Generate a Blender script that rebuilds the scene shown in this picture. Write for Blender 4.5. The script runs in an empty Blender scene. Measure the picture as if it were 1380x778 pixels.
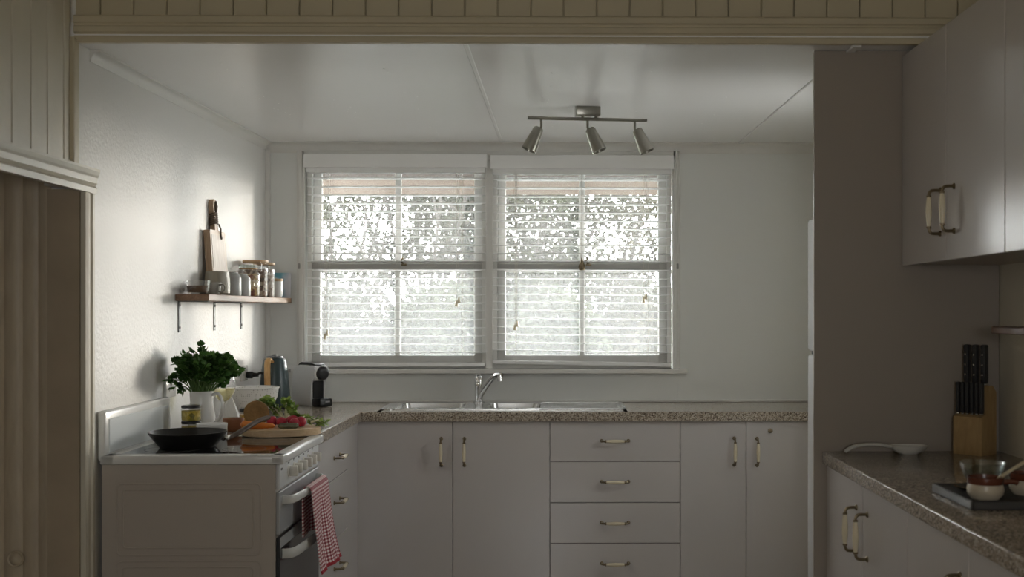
import bpy, bmesh, math, random
from mathutils import Vector, Matrix, Euler
random.seed(7)
S = bpy.context.scene
COL = S.collection
PI = math.pi
CZ = 1.384                       # eye height; the camera stands at x=0, y=0

# ------------------------------------------------------------------ camera
cd = bpy.data.cameras.new('camera')
cam = bpy.data.objects.new('camera', cd); COL.objects.link(cam)
cam.location = (0, 0, CZ); cam.rotation_euler = (PI/2, 0, -0.012)
cd.sensor_width = 36; cd.lens = 36*1566/1380
cd.shift_x = -(770.8-690)/1380; cd.shift_y = (419-389)/1380
cd.dof.use_dof = True; cd.dof.focus_distance = 4.9; cd.dof.aperture_fstop = 4.5
cd.clip_start = 0.05; cd.clip_end = 300
S.camera = cam

# ------------------------------------------------------------------ world, sun, exposure
W = bpy.data.worlds.new('sky'); S.world = W; W.use_nodes = True
nt = W.node_tree
bgn = nt.nodes['Background']
tc = nt.nodes.new('ShaderNodeTexCoord'); sep = nt.nodes.new('ShaderNodeSeparateXYZ')
rmp = nt.nodes.new('ShaderNodeValToRGB')
rmp.color_ramp.elements[0].position = 0.0; rmp.color_ramp.elements[0].color = (0.985, 0.985, 0.98, 1)
rmp.color_ramp.elements[1].position = 0.9; rmp.color_ramp.elements[1].color = (0.86, 0.92, 1.0, 1)
nt.links.new(tc.outputs['Generated'], sep.inputs[0]); nt.links.new(sep.outputs['Z'], rmp.inputs[0])
nt.links.new(rmp.outputs[0], bgn.inputs[0])
bgn.inputs[1].default_value = 13.0

sl = bpy.data.lights.new('sun', 'SUN'); sun = bpy.data.objects.new('sun', sl); COL.objects.link(sun)
az, el = math.radians(40), math.radians(4.0)
sd = Vector((-math.sin(az)*math.cos(el), -math.cos(az)*math.cos(el), -math.sin(el)))
sun.rotation_euler = sd.to_track_quat('-Z', 'Y').to_euler(); sun.location = (8, 16, 4)
sl.energy = 2.3; sl.angle = math.radians(9); sl.color = (1.0, 0.90, 0.78)

def portal(name, loc, rot, sx, sy):
    l = bpy.data.lights.new(name, 'AREA'); l.shape = 'RECTANGLE'; l.size = sx; l.size_y = sy
    l.cycles.is_portal = True
    o = bpy.data.objects.new(name, l); COL.objects.link(o); o.location = loc; o.rotation_euler = rot
portal('window_portal', (-.36, 6.30, CZ+.24), (-PI/2, 0, 0), 1.94, 1.12)
REAR = (-0.5, 0.3, 1.25, 1.72)      # opening added behind the camera for fill daylight: x0 x1 z0 z1
SIDE = (4.45, 4.85, 1.25, 1.80)     # unseen side window added for fill daylight, behind the tall panel: y0 y1 z0 z1
portal('side_portal', (1.58, (SIDE[0]+SIDE[1])/2, (SIDE[2]+SIDE[3])/2), (0, PI/2, 0), SIDE[3]-SIDE[2], SIDE[1]-SIDE[0])
portal('rear_portal', ((REAR[0]+REAR[1])/2, -2.12, (REAR[2]+REAR[3])/2), (PI/2, 0, 0), REAR[1]-REAR[0], REAR[3]-REAR[2])

vs = S.view_settings
vs.view_transform = 'Standard'; vs.look = 'None'; vs.gamma = 1; vs.use_curve_mapping = False
vs.exposure = 0.72
S.cycles.use_denoising = True
S.cycles.max_bounces = 12; S.cycles.diffuse_bounces = 7; S.cycles.glossy_bounces = 4
S.cycles.transparent_max_bounces = 24; S.cycles.transmission_bounces = 8
S.cycles.caustics_reflective = False; S.cycles.caustics_refractive = False
S.cycles.sample_clamp_indirect = 4

# ------------------------------------------------------------------ materials
MATS = {}
def mat(name, col, rough=.5, metal=0, bump=0, bscale=60, var=0, vscale=6, spec=.5, stretch=None, **kw):
    if name in MATS: return MATS[name]
    m = bpy.data.materials.new(name); MATS[name] = m; m.use_nodes = True
    n = m.node_tree.nodes; L = m.node_tree.links
    b = n['Principled BSDF']
    b.inputs['Base Color'].default_value = (*col, 1); b.inputs['Roughness'].default_value = rough
    b.inputs['Metallic'].default_value = metal; b.inputs['Specular IOR Level'].default_value = spec
    if bump or var:
        t = n.new('ShaderNodeTexCoord'); mp = n.new('ShaderNodeMapping'); L.new(t.outputs['Object'], mp.inputs[0])
        if stretch: mp.inputs['Scale'].default_value = stretch
    if var:
        nz = n.new('ShaderNodeTexNoise'); nz.inputs['Scale'].default_value = vscale; nz.inputs['Detail'].default_value = 5
        L.new(mp.outputs[0], nz.inputs[0])
        r = n.new('ShaderNodeValToRGB'); r.color_ramp.elements[0].position = .3; r.color_ramp.elements[1].position = .7
        r.color_ramp.elements[0].color = (*[max(0, c*(1-var)) for c in col], 1)
        r.color_ramp.elements[1].color = (*[min(1, c*(1+var)) for c in col], 1)
        L.new(nz.outputs[0], r.inputs[0]); L.new(r.outputs[0], b.inputs['Base Color'])
    if bump:
        nb = n.new('ShaderNodeTexNoise'); nb.inputs['Scale'].default_value = bscale; nb.inputs['Detail'].default_value = 4
        L.new(mp.outputs[0], nb.inputs[0])
        bp = n.new('ShaderNodeBump'); bp.inputs['Strength'].default_value = bump; bp.inputs['Distance'].default_value = .004
        L.new(nb.outputs[0], bp.inputs['Height']); L.new(bp.outputs[0], b.inputs['Normal'])
    for k, v in kw.items(): b.inputs[k].default_value = v
    return m

def wood(name, c1, c2, scale=(1, 1, 14), rough=.45):
    if name in MATS: return MATS[name]
    m = mat(name, c1, rough)
    n = m.node_tree.nodes; L = m.node_tree.links; b = n['Principled BSDF']
    t = n.new('ShaderNodeTexCoord'); mp = n.new('ShaderNodeMapping'); mp.inputs['Scale'].default_value = scale
    nz = n.new('ShaderNodeTexNoise'); nz.inputs['Scale'].default_value = 9; nz.inputs['Detail'].default_value = 7; nz.inputs['Distortion'].default_value = 1.2
    r = n.new('ShaderNodeValToRGB'); r.color_ramp.elements[0].position = .34; r.color_ramp.elements[1].position = .66
    r.color_ramp.elements[0].color = (*c1, 1); r.color_ramp.elements[1].color = (*c2, 1)
    L.new(t.outputs['Object'], mp.inputs[0]); L.new(mp.outputs[0], nz.inputs[0]); L.new(nz.outputs[0], r.inputs[0]); L.new(r.outputs[0], b.inputs['Base Color'])
    return m

def glass(name, tint=(1, 1, 1), refl=.06, rough=0.02, veil=0.0, veilcol=(.9, .9, .9)):
    if name in MATS: return MATS[name]
    m = bpy.data.materials.new(name); MATS[name] = m; m.use_nodes = True
    n = m.node_tree.nodes; L = m.node_tree.links
    for x in list(n):
        if x.type != 'OUTPUT_MATERIAL': n.remove(x)
    out = [x for x in n if x.type == 'OUTPUT_MATERIAL'][0]
    tr = n.new('ShaderNodeBsdfTransparent'); tr.inputs[0].default_value = (*tint, 1)
    gl = n.new('ShaderNodeBsdfGlossy'); gl.inputs['Roughness'].default_value = rough
    lw = n.new('ShaderNodeLayerWeight'); lw.inputs[0].default_value = .25
    ma = n.new('ShaderNodeMath'); ma.operation = 'MULTIPLY_ADD'; ma.inputs[1].default_value = .55; ma.inputs[2].default_value = refl
    L.new(lw.outputs['Facing'], ma.inputs[0])
    mx = n.new('ShaderNodeMixShader'); L.new(ma.outputs[0], mx.inputs[0]); L.new(tr.outputs[0], mx.inputs[1]); L.new(gl.outputs[0], mx.inputs[2])
    last = mx
    if veil:
        tl = n.new('ShaderNodeBsdfTranslucent'); tl.inputs[0].default_value = (*veilcol, 1)
        m2 = n.new('ShaderNodeMixShader'); m2.inputs[0].default_value = veil
        L.new(mx.outputs[0], m2.inputs[1]); L.new(tl.outputs[0], m2.inputs[2]); last = m2
    L.new(last.outputs[0], out.inputs[0])
    return m

def leafmat(name, c1, c2, tl=.45, scale=9):
    if name in MATS: return MATS[name]
    m = bpy.data.materials.new(name); MATS[name] = m; m.use_nodes = True
    n = m.node_tree.nodes; L = m.node_tree.links; b = n['Principled BSDF']; b.inputs['Roughness'].default_value = .45
    b.inputs['Specular IOR Level'].default_value = .15
    out = [x for x in n if x.type == 'OUTPUT_MATERIAL'][0]
    t = n.new('ShaderNodeTexCoord'); nz = n.new('ShaderNodeTexNoise'); nz.inputs['Scale'].default_value = scale; nz.inputs['Detail'].default_value = 3
    r = n.new('ShaderNodeValToRGB'); r.color_ramp.elements[0].position = .35; r.color_ramp.elements[1].position = .65
    r.color_ramp.elements[0].color = (*c1, 1); r.color_ramp.elements[1].color = (*c2, 1)
    L.new(t.outputs['Object'], nz.inputs[0]); L.new(nz.outputs[0], r.inputs[0]); L.new(r.outputs[0], b.inputs['Base Color'])
    tr = n.new('ShaderNodeBsdfTranslucent'); L.new(r.outputs[0], tr.inputs[0])
    mx = n.new('ShaderNodeMixShader'); mx.inputs[0].default_value = tl
    L.new(b.outputs[0], mx.inputs[1]); L.new(tr.outputs[0], mx.inputs[2]); L.new(mx.outputs[0], out.inputs[0])
    return m

def granite():
    m = mat('speckled_laminate', (.3, .26, .22), .15)
    n = m.node_tree.nodes; L = m.node_tree.links; b = n['Principled BSDF']
    t = n.new('ShaderNodeTexCoord')
    v = n.new('ShaderNodeTexVoronoi'); v.inputs['Scale'].default_value = 260
    r = n.new('ShaderNodeValToRGB'); e = r.color_ramp.elements
    e[0].position = 0; e[0].color = (.07, .05, .04, 1); e[1].position = 1; e[1].color = (.62, .56, .48, 1)
    a = e.new(.3); a.color = (.27, .22, .17, 1); a = e.new(.62); a.color = (.42, .36, .29, 1)
    sx = n.new('ShaderNodeSeparateColor'); L.new(t.outputs['Object'], v.inputs[0]); L.new(v.outputs['Color'], sx.inputs[0]); L.new(sx.outputs[0], r.inputs[0])
    L.new(r.outputs[0], b.inputs['Base Color'])
    return m

M_plaster = mat('wall_plaster', (.82, .81, .79), .48, bump=.5, bscale=70, spec=.5)
M_wallback = mat('wall_sheeting', (.78, .79, .77), .55, bump=.1, bscale=30)
M_ceil = mat('ceiling_paint', (.92, .92, .92), .24, bump=.08, bscale=9, spec=.9)
M_trim = mat('trim_paint', (.74, .73, .70), .4)
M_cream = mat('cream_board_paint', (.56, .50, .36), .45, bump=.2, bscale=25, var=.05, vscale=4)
M_cream2 = mat('cream_wall_paint', (.70, .66, .56), .45, bump=.2, bscale=25, var=.05, vscale=4)
M_tan = wood('tan_timber', (.58, .49, .36), (.66, .57, .43), (3, 3, .5))
M_lam = mat('cabinet_laminate', (.57, .54, .53), .16, bump=.02, bscale=160, spec=.6)
M_lamdark = mat('cabinet_carcass', (.45, .43, .42), .5)
M_panel = mat('panel_laminate', (.34, .30, .26), .35)
M_gran = granite()
M_floor = wood('floor_timber', (.34, .29, .23), (.42, .36, .29), (8, 1, 1), .3)
M_steel = mat('stainless_steel', (.62, .62, .61), .25, 1)
M_chrome = mat('chrome', (.75, .75, .76), .12, 1)
M_nickel = mat('brushed_nickel', (.34, .33, .29), .28, 1)
M_brass = mat('antique_brass', (.25, .20, .13), .3, 1)
M_ceramic = mat('cream_ceramic', (.78, .70, .52), .25)
M_white = mat('white_enamel', (.80, .80, .79), .2)
M_blind = mat('blind_slat_paint', (.90, .90, .89), .35)
M_cord = mat('blind_cord', (.75, .72, .66), .8)
M_black = mat('black_plastic', (.012, .012, .013), .35)
M_blackglass = mat('black_hob_glass', (.01, .01, .011), .05)
M_dark = mat('dark_gap', (.02, .02, .02), .7)
M_glass = glass('clear_glass')
M_pane = glass('window_pane_clear', (.97, .98, .97), .003, .02)
M_screen = glass('flyscreen_mesh', (.98, .98, .98), .0, .5, .06, (.97, .97, .96))
M_wine = glass('white_wine', (.97, .94, .70), .05)
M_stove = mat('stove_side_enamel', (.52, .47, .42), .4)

# ------------------------------------------------------------------ mesh helpers
def T(x, y, z): return Matrix.Translation((x, y, z))
def RZ(a): return Matrix.Rotation(a, 4, 'Z')
def RX(a): return Matrix.Rotation(a, 4, 'X')
def RY(a): return Matrix.Rotation(a, 4, 'Y')

def box(bm, c, s, bev=0, seg=2, M=None, mi=0):
    n0 = len(bm.faces)
    mt = Matrix.Translation(c) @ Matrix.Diagonal((s[0], s[1], s[2], 1))
    if M is not None: mt = M @ mt
    r = bmesh.ops.create_cube(bm, size=1, matrix=mt)
    if bev:
        es = list({e for v in r['verts'] for e in v.link_edges})
        bmesh.ops.bevel(bm, geom=es, offset=bev, segments=seg, affect='EDGES', profile=.5, clamp_overlap=True)
    bm.faces.ensure_lookup_table()
    for f in bm.faces[n0:] if not bev else [f for f in bm.faces if f.index == -1 or f.index >= n0-6]: f.material_index = mi if f.material_index == 0 else f.material_index
    return bm
def b2(bm, x0, x1, y0, y1, z0, z1, bev=0, seg=2, mi=0, M=None):
    return box(bm, ((x0+x1)/2, (y0+y1)/2, (z0+z1)/2), (abs(x1-x0), abs(y1-y0), abs(z1-z0)), bev, seg, M, mi)

def lathe(bm, prof, seg=24, M=None, mi=0, cap0=False, cap1=False):
    rings = []
    for r, z in prof:
        if r < 1e-6:
            v = Vector((0, 0, z)); rings.append([bm.verts.new(M @ v if M else v)])
        else:
            ring = []
            for k in range(seg):
                a = 2*PI*k/seg; v = Vector((r*math.cos(a), r*math.sin(a), z)); ring.append(bm.verts.new(M @ v if M else v))
            rings.append(ring)
    for a, b in zip(rings, rings[1:]):
        for k in range(seg):
            k2 = (k+1) % seg
            if len(a) == 1 and len(b) == 1: continue
            if len(a) == 1: f = bm.faces.new((a[0], b[k2], b[k]))
            elif len(b) == 1: f = bm.faces.new((a[k], a[k2], b[0]))
            else: f = bm.faces.new((a[k], a[k2], b[k2], b[k]))
            f.material_index = mi
    if cap0 and len(rings[0]) > 1: bm.faces.new(rings[0][::-1]).material_index = mi
    if cap1 and len(rings[-1]) > 1: bm.faces.new(rings[-1]).material_index = mi
    return bm

def tube(bm, pts, r, seg=8, mi=0, M=None, flat=(1, 1), caps=True):
    P = [Vector(p) for p in pts]
    if M: P = [M @ p for p in P]
    n = len(P); rs = r if isinstance(r, (list, tuple)) else [r]*n
    up = None; rings = []
    for i in range(n):
        t = (P[min(i+1, n-1)]-P[max(i-1, 0)]).normalized()
        if up is None:
            ref = Vector((0, 0, 1)) if abs(t.z) < .9 else Vector((1, 0, 0))
            u = t.cross(ref).normalized()
        else:
            u = (up - t*up.dot(t)).normalized()
        up = u; w = t.cross(u)
        rings.append([bm.verts.new(P[i] + (u*math.cos(2*PI*k/seg)*flat[0] + w*math.sin(2*PI*k/seg)*flat[1])*rs[i]) for k in range(seg)])
    for a, b in zip(rings, rings[1:]):
        for k in range(seg):
            bm.faces.new((a[k], a[(k+1) % seg], b[(k+1) % seg], b[k])).material_index = mi
    if caps:
        bm.faces.new(rings[0][::-1]).material_index = mi; bm.faces.new(rings[-1]).material_index = mi
    return bm

def prism(bm, poly, h0, h1, M=None, mi=0):
    """polygon in local XY, extruded along local Z"""
    a = [Vector((x, y, h0)) for x, y in poly]; b = [Vector((x, y, h1)) for x, y in poly]
    if M: a = [M @ v for v in a]; b = [M @ v for v in b]
    a = [bm.verts.new(v) for v in a]; b = [bm.verts.new(v) for v in b]
    n = len(a)
    fs = [bm.faces.new(a[::-1]), bm.faces.new(b)] + [bm.faces.new((a[k], a[(k+1) % n], b[(k+1) % n], b[k])) for k in range(n)]
    for f in fs: f.material_index = mi
    return bm

def rrect(x0, x1, y0, y1, r, n=6):
    out = []
    for cx, cy, a0 in ((x1-r, y1-r, 0), (x0+r, y1-r, PI/2), (x0+r, y0+r, PI), (x1-r, y0+r, 1.5*PI)):
        for k in range(n+1):
            a = a0+PI/2*k/n; out.append((cx+r*math.cos(a), cy+r*math.sin(a)))
    return out
def smoothpath(pts, n=6):
    P = [Vector(p) for p in pts]; out = []
    for i in range(len(P)-1):
        p0 = P[max(i-1, 0)]; p1 = P[i]; p2 = P[i+1]; p3 = P[min(i+2, len(P)-1)]
        for k in range(n):
            t = k/n
            out.append(.5*((2*p1)+(p2-p0)*t+(2*p0-5*p1+4*p2-p3)*t*t+(3*p1-p0-3*p2+p3)*t**3))
    out.append(P[-1]); return out

def blob(bm, c, r, M=None, seg=12, rings=8, jit=0, mi=0, scale=(1, 1, 1)):
    pr = []
    m = T(*c) @ Matrix.Diagonal((scale[0], scale[1], scale[2], 1))
    if M: m = M @ m
    n0 = len(bm.verts)
    lathe(bm, [(r*math.sin(PI*k/rings), -r*math.cos(PI*k/rings)) for k in range(rings+1)], seg, m, mi)
    if jit:
        bm.verts.ensure_lookup_table()
        for v in bm.verts[n0:]: v.co += Vector((random.uniform(-1, 1), random.uniform(-1, 1), random.uniform(-1, 1)))*jit
    return bm

def obj(name, bm, mats, parent=None, smooth=True, ang=.6, loc=None, kind=None, label=None):
    bmesh.ops.recalc_face_normals(bm, faces=bm.faces)
    if smooth:
        for f in bm.faces: f.smooth = True
        for e in bm.edges:
            if len(e.link_faces) == 2 and e.calc_face_angle(0) > ang: e.smooth = False
    me = bpy.data.meshes.new(name); bm.to_mesh(me); bm.free()
    for m in (mats if isinstance(mats, (list, tuple)) else [mats]): me.materials.append(m)
    return link(name, me, parent, loc, kind, label)
def link(name, me, parent=None, loc=None, kind=None, label=None):
    o = bpy.data.objects.new(name, me); COL.objects.link(o)
    if loc is not None: o.location = loc
    if parent is not None:
        o.parent = parent
        if not parent.get('local'): o.matrix_parent_inverse = MW[parent.name].inverted()
    MW[o.name] = Matrix.Identity(4) if loc is None else T(*loc)
    if kind: o['kind'] = kind
    if label: o['label'] = label
    return o
MW = {}
def thing(name, label, cat, loc=(0, 0, 0), rz=0, group=None, local=False, kind=None):
    """Empty at the base of a thing. local: children are given in its own frame, else in world coordinates."""
    o = bpy.data.objects.new(name, None); COL.objects.link(o); o.empty_display_size = .05
    o.location = loc; o.rotation_euler = (0, 0, rz)
    MW[o.name] = T(*loc) @ RZ(rz)
    if label: o['label'] = label
    if cat: o['category'] = cat
    if group: o['group'] = group
    if kind: o['kind'] = kind
    if local: o['local'] = 1
    return o
def tag(o, label, cat, group=None):
    o['label'] = label; o['category'] = cat
    if group: o['group'] = group
    return o
def B(): return bmesh.new()
def struct(name, bm, m, parent=None, smooth=False):
    return obj(name, bm, m, parent, smooth, kind=None if parent else 'structure')
def dup(root, loc, rz=None, label=None):
    r = root.copy(); COL.objects.link(r); r.location = loc; MW[r.name] = T(*loc)
    if rz is not None: r.rotation_euler = (0, 0, rz)
    if label: r['label'] = label
    for ch in list(root.children):
        c = ch.copy(); COL.objects.link(c); c.parent = r
        for g in list(ch.children):
            d = g.copy(); COL.objects.link(d); d.parent = c
    return r

# ------------------------------------------------------------------ the setting
XL, XR, YB = -1.541, 1.4585, 6.156           # left wall, right wall, back wall
YO = 3.735                                    # plane of the header wall between the two rooms
ZC0, ZC1 = CZ+.858, CZ+.888                   # kitchen ceiling near / far
struct('floor', b2(B(), -2.6, XR+.1, -2.1, YB+.1, -.08, 0), M_floor)
# ceilings
bm = B(); M = None
vs_ = [(XL-.1, YO-.02, ZC0), (XR+.1, YO-.02, ZC0), (XR+.1, YB+.1, ZC1), (XL-.1, YB+.1, ZC1)]
a = [bm.verts.new(v) for v in vs_]; b = [bm.verts.new((x, y, z+.06)) for x, y, z in vs_]
bm.faces.new(a); bm.faces.new(b[::-1])
for k in range(4): bm.faces.new((a[k], a[(k+1) % 4], b[(k+1) % 4], b[k]))
struct('ceiling', bm, M_ceil)
struct('ceiling_front', b2(B(), -2.6, XR+.1, -2.1, YO+.06, 3.0, 3.06), M_cream2)
slope = math.atan2(ZC1-ZC0, YB-YO)
def zc(y): return ZC0+(y-YO)*(ZC1-ZC0)/(YB-YO)
bm = B(); box(bm, (0, 0, 0), (.016, YB-YO, .005), .002, 1, T(-.297, (YO+YB)/2, zc((YO+YB)/2)-.001) @ RX(slope)); struct('trim_1', bm, M_ceil)
bm = B(); box(bm, (0, 0, 0), (.03, YB-YO, .009), .003, 1, T(.965, (YO+YB)/2, zc((YO+YB)/2)-.003) @ RX(slope)); struct('trim_2', bm, M_ceil)
# nail heads in the ceiling sheet
bm = B()
for i in range(46):
    x = random.choice([-1.2, -.9, -.6, -.05, .35, .7]) + random.uniform(-.03, .03); y = random.uniform(3.9, 6.0)
    lathe(bm, [(.0035, 0), (.0025, -.0012), (0, -.0014)], 8, T(x, y, zc(y)))
o = struct('trim_3', bm, M_wallback)
# kitchen left wall, right wall, back wall with the window opening
bm = B(); b2(bm, XL-.1, XL, 3.786, YB+.1, 0, 2.4); b2(bm, XL-.1, XL, YO-.005, 3.786, CZ+.40, 2.4); struct('wall_left', bm, M_plaster)
bm = B(); SY0_, SY1_, SZ0_, SZ1_ = SIDE
b2(bm, XR, XR+.1, -2.1, SY0_, 0, 3.0); b2(bm, XR, XR+.1, SY1_, YB+.1, 0, 3.0); b2(bm, XR, XR+.1, SY0_, SY1_, 0, SZ0_); b2(bm, XR, XR+.1, SY0_, SY1_, SZ1_, 3.0)
struct('wall_right', bm, M_cream2)
WX0, WX1, WZ0, WZ1 = -1.338, .612, CZ-.307, CZ+.815
bm = B()
b2(bm, XL, WX0, YB, YB+.1, 0, 2.4); b2(bm, WX1, XR, YB, YB+.1, 0, 2.4)
b2(bm, WX0, WX1, YB, YB+.1, 0, WZ0); b2(bm, WX0, WX1, YB, YB+.1, WZ1, 2.4)
struct('wall_back', bm, M_wallback)
struct('trim_4', b2(B(), .634, .642, YB-.003, YB, .9, WZ0-.03), M_wallback)     # sheet joint below the sill
# rear wall of the front room with the opening added for daylight
bm = B(); x0, x1, z0, z1 = REAR
b2(bm, -2.6, x0, -2.1, -2.0, 0, 3); b2(bm, x1, XR, -2.1, -2.0, 0, 3); b2(bm, x0, x1, -2.1, -2.0, 0, z0); b2(bm, x0, x1, -2.1, -2.0, z1, 3)
struct('wall_front', bm, M_cream2)
# cornices
def cornice(name, p0, p1, inward, sz=.05):
    """scotia moulding from p0 to p1 below the ceiling; inward points into the room"""
    prof = [(0, 0), (sz, 0), (sz, -.006)] + [(sz*.9-sz*.75*math.sin(t*PI/2), -.008-sz*.8*(1-math.cos(t*PI/2))) for t in (.15, .35, .55, .75, 1)] + [(.004, -sz-.004), (0, -sz-.004)]
    p0, p1 = Vector(p0), Vector(p1); d = p1-p0; inw = Vector(inward)
    bm = B(); A = [bm.verts.new(p0+inw*u+Vector((0, 0, v))) for u, v in prof]; C = [bm.verts.new(p1+inw*u+Vector((0, 0, v))) for u, v in prof]
    n = len(prof); bm.faces.new(A); bm.faces.new(C[::-1])
    for k in range(n): bm.faces.new((A[k], A[(k+1) % n], C[(k+1) % n], C[k]))
    return struct(name, bm, M_trim, smooth=True)
cornice('trim_5', (XL, 3.84, zc(3.84)), (XL, YB, zc(YB)), (1, 0, 0), .035)
cornice('trim_6', (XL, YB, zc(YB)), (XR, YB, zc(YB)), (0, -1, 0), .05)
bm = B(); lathe(bm, [(.018, .9), (.018, zc(YB)-.04)], 12, T(XL+.006, YB-.006, 0)); struct('trim_7', bm, M_trim, smooth=True)
# header wall: a frame, vertical boards, and the moulded beam
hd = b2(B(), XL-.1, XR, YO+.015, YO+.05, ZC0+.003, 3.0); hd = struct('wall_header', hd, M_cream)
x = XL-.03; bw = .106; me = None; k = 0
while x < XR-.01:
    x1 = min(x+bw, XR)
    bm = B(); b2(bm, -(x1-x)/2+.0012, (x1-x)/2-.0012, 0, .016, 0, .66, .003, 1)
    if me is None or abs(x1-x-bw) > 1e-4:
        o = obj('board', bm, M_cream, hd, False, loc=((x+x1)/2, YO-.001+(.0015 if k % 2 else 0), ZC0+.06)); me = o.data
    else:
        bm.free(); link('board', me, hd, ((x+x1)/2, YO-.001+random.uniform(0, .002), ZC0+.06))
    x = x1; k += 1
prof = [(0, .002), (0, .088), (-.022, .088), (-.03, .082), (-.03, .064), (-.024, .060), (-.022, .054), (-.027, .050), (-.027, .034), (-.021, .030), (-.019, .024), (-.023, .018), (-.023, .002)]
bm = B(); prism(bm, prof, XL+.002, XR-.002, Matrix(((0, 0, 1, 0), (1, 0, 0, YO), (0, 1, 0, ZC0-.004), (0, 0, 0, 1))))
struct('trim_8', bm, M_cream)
# left wall of the front room: boards above a cased opening
DZ = CZ+.392                               # head of the opening
lw = struct('wall_entry', b2(B(), XL-.1, XL-.018, -2.0, YO-.006, DZ+.02, 3.0), M_cream2)
edges = [3.69, 3.645, 3.53, 3.42, 3.30, 3.19, 3.08, 2.97, 2.86, 2.75, 2.64, 2.53]
for a0, a1 in zip(edges[1:], edges[:-1]):
    bm = B(); b2(bm, XL-.018, XL+random.uniform(-.002, .001), a0+.0018, a1-.0018, DZ+.02, 2.98, .003, 1); obj('board', bm, M_cream2, lw, False)
struct('wall_entry_near', b2(B(), XL-.1, XL, -2.0, 2.6, 0, DZ+.02), M_cream2)
struct('trim_9', b2(B(), XL-.02, XL+.012, 3.69, YO-.004, DZ+.07, ZC0+.01, .003, 1), M_cream)
dr = struct('door_1', b2(B(), XL-.105, XL-.002, 3.766, 3.785, 0, DZ), mat('jamb_timber', (.46, .38, .28), .5, var=.12, vscale=5))          # far jamb of the opening
bm = B(); prism(bm, [(0, 0), (0, .075), (.010, .075), (.018, .070), (.020, .05), (.014, .045), (.014, .02), (.020, .015), (.016, 0)], 0, DZ+.01, Matrix(((0, 1, 0, XL), (0, 0, 0, 0), (0, 0, 1, 0), (0, 0, 0, 1))) if False else Matrix(((1, 0, 0, XL), (0, 1, 0, 3.77), (0, 0, 1, 0), (0, 0, 0, 1))))
obj('architrave', bm, M_cream2, dr, False)
bm = B(); prism(bm, [(0, 0), (.022, 0), (.024, .018), (.018, .026), (.024, .034), (.026, .052), (.030, .060), (.034, .072), (.034, .080), (0, .080)], 2.5, 3.845, Matrix(((1, 0, 0, XL), (0, 0, 1, 0), (0, 1, 0, DZ-.008), (0, 0, 0, 1))))
obj('lintel', bm, M_cream2, dr, False)
# the passage behind the opening: a boarded end wall
pw = struct('wall_passage', b2(B(), -2.6, XL-.10, 3.83, 3.88, 0, 2.4), M_tan)
x = XL-.106; wids = [.055, .05, .062, .058, .066, .06, .058, .07, .066, .062, .07, .066]
for w in wids:
    n = 8; dpt = random.uniform(.006, .014)
    bm = B(); prism(bm, [(-w, 0)]+[(-w+w*t/n, -.004-dpt*math.sin(PI*t/n)**.7) for t in range(n+1)]+[(0, 0)], 0, 2.3, T(x, 3.83, 0))
    obj('board', bm, M_tan, pw); x -= w
struct('wall_passage_side', b2(B(), -2.6, -2.5, -2.0, 3.88, 0, 2.4), M_tan)
struct('ceiling_passage', b2(B(), -2.6, XL-.1, -2.0, 3.88, 2.3, 2.36), M_tan)
kn = B(); lathe(kn, [(0, 0), (.024, 0), (.027, .006), (.024, .012), (.02, .010), (.017, .014), (.010, .020), (0, .022)], 20, T(-1.766, 3.812, .575) @ RX(PI/2))
tag(obj('knob', kn, M_tan), 'round timber knob low on the boarded wall behind the left opening', 'knob')

# ------------------------------------------------------------------ windows
def window(name, xa, xb, dark_left):
    root = thing(name, None, None, ((xa+xb)/2, YB+.06, WZ0), kind='structure')
    f = B()
    b2(f, xa, xa+.022, YB+.02, YB+.11, WZ0, WZ1); b2(f, xb-.022, xb, YB+.02, YB+.11, WZ0, WZ1)
    b2(f, xa+.001, xb-.001, YB+.022, YB+.108, WZ1-.022, WZ1-.001); b2(f, xa+.001, xb-.001, YB+.022, YB+.108, WZ0+.001, WZ0+.022)
    obj('frame', f, M_trim, root, False)
    zm = CZ+.235
    for z0, z1, y in ((zm-.012, WZ1-.022, YB+.085), (WZ0+.022, zm+.018, YB+.055)):
        s = B(); st = .044
        b2(s, xa+.022, xa+.022+st, y-.016, y+.016, z0, z1, .003, 1); b2(s, xb-.022-st, xb-.022, y-.016, y+.016, z0, z1, .003, 1)
        b2(s, xa+.02, xb-.02, y-.0145, y+.0145, z1-.048, z1-.0005, .003, 1); b2(s, xa+.02, xb-.02, y-.0145, y+.0145, z0+.0005, z0+.05, .003, 1)
        xm = (xa+xb)/2
        sa = obj('sash', s, M_trim, root, False)
        obj('glazing_bar', b2(B(), xm-.016, xm+.016, y-.013, y+.013, z0+.045, z1-.045, .003, 1), M_trim, sa, False)
        for p0, p1 in ((xa+.022+st, xm-.016), (xm+.016, xb-.022-st)):
            obj('pane', b2(B(), p0-.004, p1+.004, y-.002, y+.002, z0+.046, z1-.044), M_pane, sa, False)
    l = B(); box(l, (xm+.035, YB+.035, zm+.01), (.03, .014, .012), .003, 1); tube(l, [(xm+.035, YB+.03, zm+.012), (xm+.02, YB+.022, zm+.03), (xm+.035, YB+.02, zm+.05)], .005, 8)
    obj('latch', l, M_brass, root)
    sc = obj('flyscreen', b2(B(), xa+.02, xb-.02, YB+.0365, YB+.0375, WZ0+.02, WZ1-.02), M_screen, root, False)
    return root
XM = -.3635
window('window_1', WX0+.01, XM-.018, False)
SM = (SIDE[0]+SIDE[1])/2
w3 = thing('added_side_window', None, None, (XR+.05, (SIDE[0]+SIDE[1])/2, SIDE[2]), kind='structure')  # added out of view to bring more daylight into the kitchen
bm = B()
for a in ((SIDE[0], SIDE[0]+.04), (SIDE[1]-.04, SIDE[1]), (SM-.02, SM+.02)): b2(bm, XR+.02, XR+.08, a[0], a[1], SIDE[2], SIDE[3])
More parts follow.
